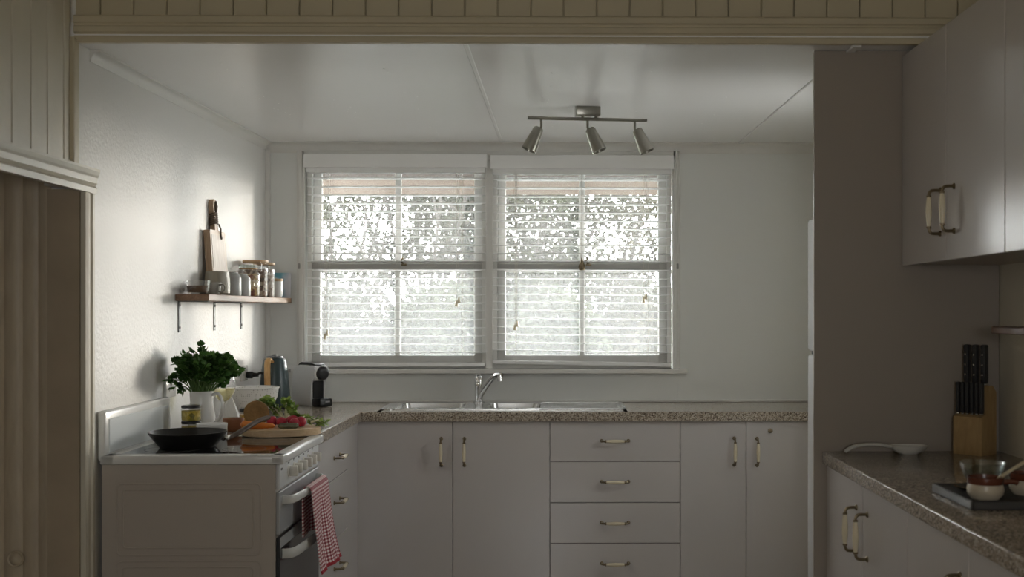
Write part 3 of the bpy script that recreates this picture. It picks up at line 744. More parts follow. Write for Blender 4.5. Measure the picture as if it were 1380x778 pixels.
LIDW = wood('lid_timber', (.50, .32, .17), (.60, .42, .25), (8, 8, 2))
def jar(loc, r, h, lid, fill, frac, label, neck=False):
    t = thing('storage_jar', label, 'jar', loc, 0, local=True)
    bm = B()
    if neck: lathe(bm, [(0, 0), (r*.92, 0), (r, .008), (r, h*.68), (r*.9, h*.76), (r*.74, h*.82), (r*.74, h*.9)], 28)
    else: lathe(bm, [(0, 0), (r*.93, 0), (r, .008), (r, h*.93)], 28)
    obj('glass_body', bm, M_glass, t)
    bm = B(); ri = r-.004; hf_ = h*frac
    lathe(bm, [(0, .004), (ri*.92, .004), (ri, .012), (ri, min(hf_, h*.67) if neck else hf_)]+([(ri*.85, hf_)] if neck else [])+[(0, hf_+.004)], 24); obj('contents', bm, fill, t)
    bm = B()
    if neck:
        lathe(bm, [(0, h*.88), (r*.70, h*.88), (r*.82, h*.9), (r*.84, h*.96), (r*.78, h), (0, h*1.01)], 24); obj('lid', bm, glass('lid_glass', (.8, .86, .82), .12), t)
        bm = B(); lathe(bm, [(r*.76, h*.87), (r*.79, h*.875), (r*.79, h*.895), (r*.76, h*.9)], 24); obj('lid_seal', bm, mat('amber_seal', (.55, .32, .12), .5), t)
    else:
        lathe(bm, [(0, h*.92), (r*.93, h*.92), (r*1.02, h*.935), (r*1.02, h*.995), (r*.99, h), (0, h)], 28); obj('lid', bm, lid, t)
    return t
PASTA = speck('mixed_pasta', [(.55, .36, .12), (.35, .20, .10), (.62, .48, .26), (.30, .12, .07), (.68, .58, .40)], 70)
NUTS = speck('nuts_and_beans', [(.26, .16, .10), (.12, .08, .06), (.45, .33, .22), (.62, .52, .42), (.18, .10, .07)], 75)
SEED = speck('trail_mix', [(.45, .38, .32), (.16, .11, .09), (.55, .46, .38), (.28, .17, .12), (.62, .56, .50)], 75)
jar((-1.466, 5.52, SZ), .054, .150, None, PASTA, .70, 'squat glass jar of mixed pasta with a glass lid on the left shelf', True)
jar((-1.470, 5.665, SZ), .060, .178, LIDW, NUTS, .74, 'large glass jar of nuts and beans with a wide wooden lid')
jar((-1.462, 5.80, SZ), .052, .172, LIDW, SEED, .80, 'glass jar of pale trail mix with a wooden lid, behind the widest jar')
t = thing('canister', 'small white pot with a wooden lid at the far end of the left shelf', 'canister', (-1.448, 5.97, SZ), 0, local=True)
bm = B(); r = .038; lathe(bm, [(0, 0), (r*.8, 0), (r*.97, .012), (r, .04), (r, .084), (0, .084)], 24); obj('body', bm, mat('pot_white', (.74, .75, .74), .3), t)
bm = B(); lathe(bm, [(0, .084), (r*1.02, .084), (r*1.03, .088), (r*1.02, .097), (0, .098)], 24); obj('lid', bm, LIDW, t)
# greetings card leaning on the back wall
CARD = mat('watercolour_card', (.62, .66, .70), .7)
n = CARD.node_tree.nodes; L = CARD.node_tree.links; tcd = n.new('ShaderNodeTexCoord'); nz = n.new('ShaderNodeTexNoise'); nz.inputs['Scale'].default_value = 9; nz.inputs['Detail'].default_value = 2
rp = n.new('ShaderNodeValToRGB'); e = rp.color_ramp.elements; e[0].position = .42; e[0].color = (.17, .42, .52, 1); e[1].position = .56; e[1].color = (.66, .66, .72, 1)
L.new(tcd.outputs['Object'], nz.inputs[0]); L.new(nz.outputs[0], rp.inputs[0]); L.new(rp.outputs[0], n['Principled BSDF'].inputs['Base Color'])
bm = B(); box(bm, (0, 0, .067), (.122, .003, .134), 0, 1, T(-1.467, 6.118, SZ) @ RX(math.radians(-9)))
tag(obj('art_card', bm, CARD, smooth=False), 'blue and lilac card propped in the corner at the end of the left shelf', 'card')
# paddle board leaning on the wall
cb = thing('chopping_board', 'upright wooden paddle board with a corded handle leaning on the left wall', 'chopping board', (-1.515, 5.17, SZ))
WB = wood('old_board_timber', (.30, .19, .11), (.44, .31, .20), (8, 8, 1)); WB2 = wood('worn_board_face', (.26, .185, .125), (.36, .27, .19), (8, 8, 1))
Mb = T(-1.502, 5.165, SZ+.0015) @ RY(math.radians(-4)) @ Matrix(((0, 0, 1, 0), (1, 0, 0, 0), (0, 1, 0, 0), (0, 0, 0, 1)))
bm = B(); prism(bm, rrect(-.115, .115, 0, .285, .012), -.014, .014, Mb); obj('board', bm, WB, cb)
bm = B(); prism(bm, rrect(-.10, .10, .014, .265, .008), .0141, .0155, Mb); obj('worn_face', bm, WB2, cb)
ol = rrect(-.030, .030, .375, .435, .028, 5)
bm = B(); prism(bm, [(-.03, .28), (.03, .28), (.022, .30), (.020, .34), (.026, .37), (.030, .39), (.027, .41), (.015, .425), (-.015, .425), (-.027, .41), (-.030, .39), (-.026, .37), (-.020, .34), (-.022, .30)], -.011, .011, Mb); obj('handle', bm, WB, cb)
bm = B()
for k in range(6):
    ring = [Mb @ Vector((.026*math.cos(a), .315+.009*k+.004*math.sin(a), .0155*math.sin(a))) for a in [2*PI*j/14 for j in range(15)]]
    tube(bm, ring, .0042, 6, caps=False)
tube(bm, [Mb @ Vector(p) for p in [(.02, .315, .016), (.035, .295, .019), (.03, .27, .019), (.036, .25, .02)]], .004, 6)
tube(bm, [Mb @ Vector(p) for p in [(0, .365, .014), (.012, .395, .016), (0, .415, .016), (-.012, .395, .016), (0, .365, .014)]], .004, 6)
obj('cord', bm, mat('leather_cord', (.10, .07, .045), .7), cb)

# ------------------------------------------------------------------ wall sockets
def socket(loc, rz, w, h, label):
    t = thing('power_socket', label, 'socket', loc, rz, local=True)     # faces local -Y
    obj('plate', box(B(), (0, -.005, 0), (w, .01, h), .003, 2), M_white, t)
    bm = B(); box(bm, (-w*.2, -.011, -h*.1), (.003, .003, .01)); box(bm, (w*.2, -.011, -h*.1), (.003, .003, .01)); box(bm, (0, -.012, h*.25), (.012, .004, .018)); obj('switch', bm, mat('switch_grey', (.5, .5, .5), .5), t, False)
socket((XL, 5.70, CZ-.305), PI/2, .115, .075, 'white wall socket with a black plug behind the kettle')
socket((XL, 4.62, CZ-.305), PI/2, .115, .075, 'white wall socket half hidden behind the parsley')
socket((-1.415, YB, CZ-.345), 0, .075, .115, 'white wall socket on the back wall between kettle and coffee machine')
pl = thing('plug', 'black plug in the left wall socket with its cord running to the kettle', 'plug', (XL+.011, 5.73, CZ-.315))
bm = B(); box(bm, (XL+.028, 5.725, CZ-.315), (.032, .03, .034), .006, 2); lathe(bm, [(.012, .03), (.009, .06)], 12, T(XL+.01, 5.725, CZ-.315) @ RY(PI/2), cap1=True); obj('plug_body', bm, M_black, pl)
bm = B(); tube(bm, smoothpath([(XL+.06, 5.725, CZ-.315), (XL+.085, 5.72, CZ-.305), (XL+.10, 5.80, CZ-.33), (XL+.07, 5.92, CZ-.42), (XL+.09, 5.94, .905)], 5), .006, 8); obj('cord', bm, M_black, pl)

# ------------------------------------------------------------------ kettle
kt = thing('kettle', 'dark teal kettle with a wooden handle in the worktop corner', 'kettle', (-1.405, 5.78, .9), 0, local=True)
KM = mat('teal_enamel', (.045, .075, .085), .3)
bm = B(); lathe(bm, [(0, .018), (.074, .018), (.076, .03), (.073, .09), (.066, .17), (.057, .235), (.052, .247), (.045, .25), (0, .25)], 32)
obj('body', bm, KM, kt)
bm = B(); lathe(bm, [(0, 0), (.072, 0), (.074, .006), (.072, .017), (0, .017)], 32); obj('power_base', bm, M_black, kt)
bm = B(); lathe(bm, [(0, .251), (.042, .251), (.040, .258), (.012, .262), (.010, .268), (0, .269)], 24); obj('lid', bm, mat('kettle_grey', (.20, .21, .22), .3, .6), kt)
bm = B(); Mk = RZ(-PI/2-.08)
pts = smoothpath([(.054, 0, .232), (.085, 0, .246), (.108, 0, .232), (.112, 0, .18), (.108, 0, .11), (.100, 0, .075)], 5)
tube(bm, pts, .0135, 10, M=Mk, flat=(1.15, .55)); obj('handle', bm, wood('kettle_handle_wood', (.50, .28, .10), (.62, .38, .16), (10, 10, 2), .35), kt)
bm = B(); tube(bm, [(.05, 0, .225), (.056, 0, .236), (.07, 0, .246)], .009, 8, M=Mk); obj('handle_mount', bm, M_black, kt)
bm = B(); Ms = RZ(PI/2-.3); prism(bm, [(.05, -.02), (.082, 0), (.05, .02)], .2, .24, Ms); obj('spout', bm, KM, kt)

# ------------------------------------------------------------------ coffee machine (front is local -Y)
cm = thing('coffee_machine', 'slim white capsule coffee machine with a black front on the worktop', 'coffee machine', (-1.258, 5.955, .9), math.radians(44), local=True)
WM = mat('machine_white', (.78, .79, .80), .3)
SEC = Matrix(((0, 0, 1, 0), (1, 0, 0, 0), (0, 1, 0, 0), (0, 0, 0, 1)))
bm = B(); prism(bm, [(-.055, 0), (.125, 0), (.125, .14), (.105, .19), (.06, .208), (-.085, .205), (-.098, .190), (-.090, .14), (-.055, .125)], -.042, .042, SEC)
bmesh.ops.bevel(bm, geom=list(bm.edges), offset=.005, segments=2, affect='EDGES'); obj('body', bm, WM, cm)
bm = B(); lathe(bm, [(0, .016), (.012, .017), (.028, .016), (.034, .012), (.034, -.01)], 28, T(0, -.093, .168) @ RX(PI/2)); obj('brew_head', bm, M_black, cm)
bm = B(); prism(bm, [(-.030, 0), (.030, 0), (.025, .137), (-.025, .137)], 0, .012, T(0, -.052, 0) @ RX(PI/2)); box(bm, (0, -.058, .07), (.06, .012, .135), .003, 1); obj('front_plate', bm, M_black, cm, False)
bm = B(); box(bm, (0, -.095, .022), (.074, .075, .04), .006, 2); d_ = obj('drip_tray', bm, M_black, cm)
obj('badge', box(B(), (.008, -.1335, .026), (.026, .001, .007)), mat('badge_grey', (.4, .4, .4), .4), d_, False)
bm = B(); prism(bm, [(-.075, .207), (.05, .210), (.075, .203), (.085, .207), (.06, .221), (-.03, .219), (-.075, .212)], -.028, .028, SEC); obj('lever', bm, M_black, cm)

# ------------------------------------------------------------------ colander
ck = thing('colander', 'white perforated colander bowl on the worktop in front of the kettle', 'bowl', (-1.385, 5.28, .9), 0, local=True)
CO = mat('white_perforated_enamel', (.80, .79, .77), .35)
n = CO.node_tree.nodes; L = CO.node_tree.links; tcd = n.new('ShaderNodeTexCoord'); v = n.new('ShaderNodeTexVoronoi'); v.inputs['Scale'].default_value = 115; v.inputs['Randomness'].default_value = .15
lt = n.new('ShaderNodeMath'); lt.operation = 'LESS_THAN'; lt.inputs[1].default_value = .23; mxc = n.new('ShaderNodeMix'); mxc.data_type = 'RGBA'
L.new(tcd.outputs['Object'], v.inputs[0]); L.new(v.outputs['Distance'], lt.inputs[0]); L.new(lt.outputs[0], mxc.inputs[0]); mxc.inputs[6].default_value = (.80, .79, .77, 1); mxc.inputs[7].default_value = (.34, .32, .30, 1); L.new(mxc.outputs[2], n['Principled BSDF'].inputs['Base Color'])
bm = B(); lathe(bm, [(0, .014), (.045, .016), (.085, .045), (.112, .095), (.118, .135), (.113, .136), (.107, .095), (.08, .049), (.04, .022), (0, .02)], 36); obj('bowl', bm, CO, ck)
bm = B(); lathe(bm, [(.05, 0), (.052, .003), (.046, .018), (.042, .018), (.048, .0)], 28); obj('foot', bm, M_white, ck)
bm = B(); lathe(bm, [(.116, .132), (.122, .134), (.122, .139), (.112, .138)], 36); obj('rim', bm, M_white, ck)

# ------------------------------------------------------------------ parsley in a white jug
pj = thing('flower_jug', 'white jug holding the big bunch of parsley behind the stove', 'jug', (-1.416, 4.635, .9), 0, local=True)
bm = B(); lathe(bm, [(0, 0), (.045, 0), (.052, .02), (.054, .06), (.044, .12), (.046, .165), (.042, .165), (.040, .12), (.049, .06), (.047, .02), (0, .008)], 28); obj('body', bm, M_white, pj)
bm = B(); tube(bm, smoothpath([(.042, -.005, .15), (.07, -.01, .155), (.085, -.012, .12), (.075, -.01, .06), (.05, -.006, .04)], 5), .006, 8); obj('handle', bm, M_white, pj)
PARS = leafmat('parsley_leaf', (.030, .085, .020), (.075, .16, .035), .35, 30)
STEM = mat('parsley_stem', (.12, .22, .06), .5)
def leaf(bm, M, s, mi=0):
    pts = [(0, 0), (.18, .10), (.42, .16), (.36, .34), (.56, .44), (.40, .56), (.34, .78), (.18, .74), (0, 1.0), (-.18, .74), (-.34, .78), (-.40, .56), (-.56, .44), (-.36, .34), (-.42, .16), (-.18, .10)]
    c_ = bm.verts.new(M @ Vector((0, .5*s, .06*s))); vs2 = [bm.verts.new(M @ Vector((x*s, y*s, -.12*s*(y*y)-abs(x)*.1*s))) for x, y in pts]
    for k in range(len(vs2)): bm.faces.new((c_, vs2[k], vs2[(k+1) % len(vs2)])).material_index = mi
def sprig(tip, base, ls, nl):
    tip, base = Vector(tip), Vector(base); mid = base.lerp(tip, .55)+Vector((0, 0, .02)); P = smoothpath([base, mid, tip], 4); bm = B()
    tube(bm, P, [.0022]*len(P), 5, mi=1); ax = (tip-mid).normalized()
    for k in range(nl):
        d_ = (ax*random.uniform(.2, 1)+Vector((random.uniform(-1, 1), random.uniform(-1, 1), random.uniform(-.7, .9)))).normalized()
        p = tip-ax*random.uniform(0, .035)
        q = d_.to_track_quat('Y', 'Z').to_matrix().to_4x4() @ RY(random.uniform(-1, 1))
        leaf(bm, T(*(p+d_*.004)) @ q, ls*random.uniform(.7, 1.15))
    return bm
pb = thing('parsley', 'big bushy bunch of dark green parsley standing in the white jug', 'herb', (-1.416, 4.635, 1.06))
cx, cy, cz_ = -1.416, 4.635, 1.07
tips = []
for i in range(92):
    a = random.uniform(0, 2*PI); rr = math.sqrt(random.random()); ph = random.uniform(-.35, 1)
    tips.append((cx+.01+.12*rr*math.cos(a), cy-.03+.12*rr*math.sin(a), cz_+.075+ph*.085*(1.15-rr*.6)))
tips += [(cx+.008, cy-.02, cz_+.190), (cx+.012, cy, cz_+.175), (cx+.115, cy+.01, cz_+.085), (cx+.135, cy, cz_+.10), (cx+.14, cy+.02, cz_+.075), (cx+.12, cy-.02, cz_+.105), (cx-.07, cy-.10, cz_+.02), (cx-.05, cy-.11, cz_+.005), (cx-.09, cy-.11, cz_+.05), (cx+.10, cy-.02, cz_+.03)]
for tp_ in tips:
    tp_ = (max(tp_[0], XL+.035), tp_[1], tp_[2])
    obj('sprig', sprig(tp_, (cx+random.uniform(-.025, .025), cy+random.uniform(-.025, .025), 1.03), .029, 9), [PARS, STEM], pb, ang=3)

# ------------------------------------------------------------------ small things on and behind the hob
HZ = .8989
def preserve(loc, r, h, col, label):
    t = thing('preserve_jar', label, 'jar', loc, 0, local=True)
    bm = B(); lathe(bm, [(0, 0), (r*.92, 0), (r, .005), (r, h*.76), (r*.9, h*.82)], 24); obj('glass_body', bm, M_glass, t)
    bm = B(); lathe(bm, [(0, .003), (r*.9, .003), (r*.95, .008), (r*.95, h*.66), (0, h*.67)], 20); obj('contents', bm, col, t)
    bm = B(); lathe(bm, [(0, h), (r*.95, h), (r*.99, h*.97), (r*.99, h*.83), (r*.9, h*.83)], 24); obj('lid', bm, M_black, t)
PES = speck('yellow_pesto', [(.55, .40, .04), (.35, .30, .04), (.62, .48, .08), (.22, .18, .03), (.66, .52, .12)], 60)
preserve((-1.415, 4.50, HZ), .037, .060, PES, 'lower of two stacked jars of yellow relish with black lids')
preserve((-1.415, 4.499, HZ+.0605), .037, .060, PES, 'upper of two stacked jars of yellow relish with black lids')
preserve((-1.300, 4.89, .9), .036, .075, mat('amber_preserve', (.58, .33, .03), .4), 'jar of amber preserve with a black lid beside the wine glass')
wg = thing('wine_glass', 'stemmed glass of white wine behind the frying pan', 'wine glass', (-1.385, 4.83, .9), 0, local=True)
bm = B(); lathe(bm, [(0, 0), (.036, 0), (.036, .002), (.010, .006), (.004, .012), (.0036, .095), (.008, .104), (.030, .122), (.046, .15), (.050, .175), (.046, .21), (.040, .242)], 32); obj('glass_body', bm, M_glass, wg)
bm = B(); lathe(bm, [(0, .107), (.010, .108), (.029, .1235), (.0445, .15), (.0475, .162), (0, .162)], 28); obj('wine', bm, M_wine, wg)
def bowl_simple(name, label, cat, loc, r, h, m, min_=None, foot=.8):
    bm = B(); lathe(bm, [(0, 0), (r*foot, 0), (r*.97, h*.25), (r, h), (r-.004, h), (r*.93, h*.3), (r*foot*.9, .006), (0, .006)], 32)
    o = obj(name, bm, m, loc=loc); return tag(o, label, cat)
bowl_simple('ramekin', 'round white ramekin behind the frying pan', 'bowl', (-1.312, 4.42, HZ), .058, .058, M_white, foot=.9)
bowl_simple('terracotta_dish', 'small brown terracotta dish beside the white ramekin', 'bowl', (-1.305, 4.69, .9), .042, .052, mat('terracotta', (.30, .12, .06), .45), foot=.75)
nk = B()
for s, mi in ((0, 0),):
    A = [nk.verts.new(p) for p in [(-.05, -.02, 0), (.05, -.03, 0), (.045, .035, 0), (-.045, .03, 0)]]; Tp = [nk.verts.new(p) for p in [(-.016, -.004, .115), (.002, .002, .125), (-.006, .01, .118)]]
    nk.faces.new(A[::-1]); nk.faces.new(Tp); nk.faces.new((A[0], A[1], Tp[1], Tp[0])); nk.faces.new((A[1], A[2], Tp[1])); nk.faces.new((A[2], A[3], Tp[2], Tp[1])); nk.faces.new((A[3], A[0], Tp[0], Tp[2]))
tag(obj('napkin', nk, mat('white_linen', (.75, .74, .72), .9, bump=.4, bscale=90), loc=(-1.40, 4.985, .9)), 'white folded napkin standing in a peak behind the wine glass', 'napkin')
# frying pan
fp = thing('frying_pan', 'black frying pan with a brown curved handle on the hob', 'pan', (-1.318, 4.155, HZ), 0, local=True)
PANM = mat('pan_black', (.018, .017, .016), .3, .2)
bm = B(); lathe(bm, [(0, 0), (.094, 0), (.098, .004), (.104, .012), (.122, .034), (.134, .050), (.136, .056), (.132, .056), (.119, .036), (.10, .010), (0, .008)], 44); obj('pan_body', bm, PANM, fp)
bm = B(); tube(bm, smoothpath([(.118, .02, .028), (.14, .05, .030), (.165, .12, .048), (.195, .21, .072), (.215, .27, .079)], 6), [.010]*2+[.0085]*6+[.011]*17, 12, flat=(1.25, .75)); obj('handle', bm, mat('brown_handle', (.06, .034, .02), .45), fp)
bm = B(); box(bm, (.124, .030, .030), (.03, .03, .016), .004, 2, RZ(0)); obj('bracket', bm, M_nickel, fp)

# chopping board with vegetables
def board_round():
    bm = B(); pts = []
    for k in range(40):
        a = 2*PI*k/40; pts.append((.150*math.copysign(abs(math.cos(a))**.75, math.cos(a)), .125*math.copysign(abs(math.sin(a))**.75, math.sin(a))))
    prism(bm, pts, 0, .026); bmesh.ops.bevel(bm, geom=[e for e in bm.edges if abs(e.verts[0].co.z-e.verts[1].co.z) < 1e-6], offset=.004, segments=2, affect='EDGES'); return bm
o = obj('chopping_board', board_round(), wood('pale_board', (.58, .40, .23), (.68, .51, .32), (2, 9, 9)), loc=(-1.085, 4.575, .9008)); o.rotation_euler = (0, 0, .22)
tag(o, 'pale rounded chopping board of vegetables lying across the hob edge', 'chopping board')
BZ = .9272
cr = thing('carrot', 'orange carrot at the front of the chopping board', 'carrot', (-1.16, 4.50, BZ))
bm = B(); n = 14; P = [(-1.225+.135*k/n, 4.505-.012*k/n, BZ+.0165-.004*k/n) for k in range(n+1)]
tube(bm, P, [.006]+[.0165-.0085*(k/n)**1.5+random.uniform(-.0006, .0006) for k in range(1, n)]+[.0025], 14); obj('root', bm, mat('carrot_orange', (.62, .19, .025), .45, bump=.3, bscale=90), cr)
lf = B(); bm = lf
bd = thing('bread', 'rounded brown half loaf standing cut side out on the chopping board', 'bread', (-1.195, 4.63, BZ))
bm = B(); lathe(bm, [(0, .034), (.022, .033), (.046, .022), (.050, 0), (.050, -.004)], 30, T(-1.195, 4.62, BZ+.0505) @ RX(-PI/2)); obj('crust', bm, mat('bread_crust', (.20, .10, .035), .6, bump=.5, bscale=60, var=.3, vscale=30), bd)
bm = B(); lathe(bm, [(.050, -.004), (.047, -.006), (.012, -.007), (0, -.004)], 30, T(-1.195, 4.62, BZ+.0505) @ RX(-PI/2)); obj('cut_face', bm, mat('bread_crumb', (.30, .175, .065), .8, bump=.6, bscale=80, var=.25, vscale=40), bd)
RAD = mat('radish_red', (.42, .02, .045), .3, var=.2, vscale=20)
rads = [(-1.125, 4.59, .021), (-1.085, 4.575, .020), (-1.045, 4.60, .022), (-1.01, 4.575, .021), (-1.03, 4.555, .019), (-1.06, 4.62, .02)]
for i, (x, y, r) in enumerate(rads):
    t = thing('radish', None, 'radish', (x, y, BZ), random.uniform(0, 6), 'radishes on the chopping board', local=True)
    t['label'] = ['dark red radish nearest the bread', 'red radish second from the bread', 'bright red radish in the middle of the bunch at the back', 'bright red radish at the right end of the bunch', 'small red radish at the front of the bunch', 'red radish behind the bunch under the leaves'][i]
    bm = B(); blob(bm, (0, 0, r), r, seg=16, rings=10, scale=(1.1, 1, .999)); obj('bulb', bm, RAD, t)
    bm = B(); tube(bm, [(-r, 0, r), (-r-.008, 0, r*.6), (-r-.018, .003, r*.3)], [.0022, .0012, .0005], 6); obj('tail', bm, mat('radish_tail', (.75, .62, .58), .5), t)
cuc = B(); n = 10
tube(cuc, [(-1.085+.078*k/n, 4.515+.01*k/n, BZ+.0105) for k in range(n+1)], [.004]+[.0102]*(n-1)+[.004], 12)
tag(obj('courgette', cuc, mat('grey_green_skin', (.14, .14, .085), .45, var=.3, vscale=40)), 'short grey green courgette lying in front of the radishes', 'courgette')
GL = leafmat('salad_leaf', (.10, .20, .035), (.34, .44, .12), .45, 40); GS = mat('pale_stalk', (.62, .62, .42), .5)
def greens(name, label, c0, stalks):
    t = thing(name, label, 'vegetable', c0)
    for base, tip, s, nl in stalks:
        b_, p_ = Vector(base), Vector(tip); P = smoothpath([b_, b_.lerp(p_, .5)+Vector((0, 0, .012)), p_], 4); bm = B()
        tube(bm, P, [.006-.0035*k/(len(P)-1) for k in range(len(P))], 7, mi=1); ax = (p_-b_).normalized()
        for k in range(nl):
            d_ = (ax*.5+Vector((random.uniform(-1, 1), random.uniform(-1, 1), random.uniform(-.25, 1)))).normalized(); p = p_-ax*random.uniform(0, .03)
            leaf(bm, T(*p) @ d_.to_track_quat('Y', 'Z').to_matrix().to_4x4() @ RY(random.uniform(-1, 1)), s*random.uniform(.7, 1.2))
        obj('leafy_stalk', bm, [GL, GS], t, ang=3)
greens('celery', 'pale stalked leafy celery bunch piled beside the bread', (-1.12, 4.67, BZ),
       [((-1.09, 4.66, BZ+.01), (-1.20+.02*k+random.uniform(-.01, .01), 4.69+random.uniform(-.03, .03), BZ+.075+random.uniform(-.02, .025)), .032, 14) for k in range(8)])
greens('leafy_greens', 'dark leafy radish tops spilling over the right end of the chopping board', (-1.0, 4.64, BZ),
       [((-1.05, 4.63, BZ+.012), (-1.06+.032*k, 4.65+random.uniform(-.03, .02), BZ+.05-.010*k+random.uniform(-.005, .008)), .030, 8) for k in range(5)] + [((-.98, 4.62, BZ+.012), (-.925, 4.62, BZ+.008), .034, 7)])

# ------------------------------------------------------------------ things on the right counter
# knife block
kx, ky = 1.345, 3.742
kbk = thing('knife_block', 'timber knife block full of black handled knives beside the tall panel', 'knife block', (kx, ky, RZT), math.radians(-50), local=True)
KW = wood('knife_block_wood', (.36, .23, .10), (.44, .30, .14), (6, 6, 1.2))
bm = B(); prism(bm, [(-.040, 0), (.05, 0), (.05, .20), (.028, .222), (-.005, .222), (-.008, .135), (-.040, .122)], -.050, .050, SEC); obj('block', bm, KW, kbk, False)
KH = mat('knife_handle_black', (.03, .03, .032), .35)
def knife(loc, L_, r, label, tilt):
    o = B(); box(o, (0, 0, L_/2), (r*1.5, r*2.2, L_), r*.5, 2); box(o, (0, 0, L_), (r*1.55, r*2.25, .006), .002, 1)
    return o
slots = [(-.041+.0165*k, -.024, .127) for k in range(6)]
Mw = T(kx, ky, RZT) @ RZ(math.radians(-50))
for i, (x, y, z) in enumerate(slots):
    p = Mw @ Vector((x, y, z+.004)); t = thing('knife', ['first from the left', 'second from the left', 'third from the left', 'fourth from the left', 'fifth from the left', 'last on the right'][i] and 'black handled steak knife, '+['first from the left', 'second from the left', 'third from the left', 'third from the right', 'second from the right', 'last on the right'][i]+' in the lower row of the block', 'knife', p, math.radians(-50), 'steak knives in the block', local=True)
    bm = B(); box(bm, (0, 0, .052), (.011, .017, .10), .004, 2); o = obj('handle', bm, KH, t)
    bm = B(); box(bm, (0, 0, -.0), (.009, .014, .006), .001, 1); obj('bolster', bm, M_steel, t)
for i, (x, L_) in enumerate(((-.030, .125), (.0, .125), (.030, .125))):
    p = Mw @ Vector((x, .012, .226)); t = thing('knife', 'large black handled kitchen knife at the '+('left', 'middle', 'right')[i]+' of the upper row in the block', 'knife', p, math.radians(-50), 'large knives in the block', local=True)
    bm = B(); box(bm, (0, 0, L_/2+.003), (.018, .027, L_), .006, 2); obj('handle', bm, KH, t)
    bm = B(); box(bm, (0, 0, .0), (.014, .02, .008), .002, 1); obj('bolster', bm, M_steel, t)
    bm = B()
    for zz in (.03, .062, .095): lathe(bm, [(0, .0015), (.003, .001), (.003, 0)], 8, T(0, -.0135, zz) @ RX(PI/2))
    obj('rivet', bm, M_steel, t)
# spoon rest / ladle
sp_ = thing('spoon_rest', 'white ceramic spoon rest lying by the tall panel', 'spoon rest', (1.06, 3.75, RZT))
SW = mat('spoon_white', (.70, .69, .65), .3)
bm = B(); Mr = T(1.135, 3.75, RZT) @ Matrix.Diagonal((1.25, .8, 1, 1)); lathe(bm, [(0, 0), (.025, 0), (.042, .012), (.050, .027), (.047, .028), (.039, .014), (.022, .006), (0, .005)], 32, Mr); obj('dish', bm, SW, sp_)
bm = B(); tube(bm, smoothpath([(1.085, 3.75, RZT+.022), (1.03, 3.75, RZT+.030), (.965, 3.745, RZT+.026), (.935, 3.74, RZT+.014), (.927, 3.738, RZT+.007)], 5), [.009]*12+[.0085]*5+[.007]*4, 10, flat=(1.4, .65)); obj('handle', bm, SW, sp_)
# tray with bowls
TZ = RZT+.020
tr = thing('tray', 'black square serving tray on the right hand worktop', 'tray', (1.13, 2.82, RZT), 0, local=True)
TM = mat('tray_black', (.018, .017, .016), .5); TE = mat('tray_edge_grey', (.045, .042, .04), .4)
obj('base', box(B(), (0, 0, .009), (.345, .28, .018), .003, 2), TM, tr); bm = B()
for c_, s_ in (((-.169, 0, .011), (.01, .284, .022)), ((.169, 0, .011), (.01, .284, .022)), ((0, -.137, .011), (.345, .01, .022)), ((0, .137, .011), (.345, .01, .022))): box(bm, c_, s_, .003, 1)
obj('rim', bm, TE, tr, False)
TZ = RZT+.0185
bm = B(); lathe(bm, [(0, 0), (.030, 0), (.046, .025), (.056, .058), (.0545, .059), (.044, .026), (.028, .004), (0, .004)], 36)
tag(obj('glass_bowl', bm, glass('bowl_glass', (.93, .96, .95), .10), loc=(1.062, 2.895, TZ+.007)), 'clear glass bowl at the back of the black tray', 'bowl')
bm = B(); lathe(bm, [(0, 0), (.04, 0), (.054, .006), (.056, .0075), (.04, .004), (0, .003)], 36)
tag(obj('saucer', bm, mat('dark_saucer', (.10, .095, .09), .2), loc=(1.045, 2.885, TZ)), 'dark glossy saucer under the glass bowl on the tray', 'saucer')
def ramekin2(loc, r, label):
    t = thing('soup_pot', label, 'pot', loc, 0, 'brown rimmed pots on the tray', local=True)
    cream = mat('pot_cream', (.52, .46, .36), .3); brown = mat('pot_brown', (.12, .035, .018), .25)
    bm = B(); lathe(bm, [(0, 0), (r*.72, 0), (r*.95, .012), (r, .024), (r*.93, .036)], 28); obj('body', bm, cream, t)
    bm = B(); lathe(bm, [(r*.93, .036), (r*.98, .042), (r*.98, .052), (r*.9, .053), (r*.85, .04), (r*.8, .012), (0, .008)], 28); obj('glazed_rim', bm, brown, t)
    bm = B(); tube(bm, smoothpath([(r*.9, 0, .04), (r+.02, 0, .042), (r+.03, 0, .038)], 4), .006, 8, M=RZ(-.2)); obj('handle', bm, brown, t)
ramekin2((1.010, 2.735, TZ), .043, 'brown rimmed cream pot at the front of the tray, with a spoon in it')
ramekin2((1.135, 2.80, TZ), .042, 'brown rimmed cream pot at the right of the tray, cut by the picture edge')
bm = B(); tube(bm, [(1.018, 2.738, TZ+.016), (1.045, 2.742, TZ+.048), (1.16, 2.76, TZ+.112)], [.0045, .004, .0042], 10); blob(bm, (1.013, 2.737, TZ+.018), .012, scale=(1, .8, .6))
tag(obj('spoon', bm, mat('spoon_bone', (.55, .48, .33), .35)), 'slim pale spoon leaning out of the front brown rimmed pot', 'spoon')

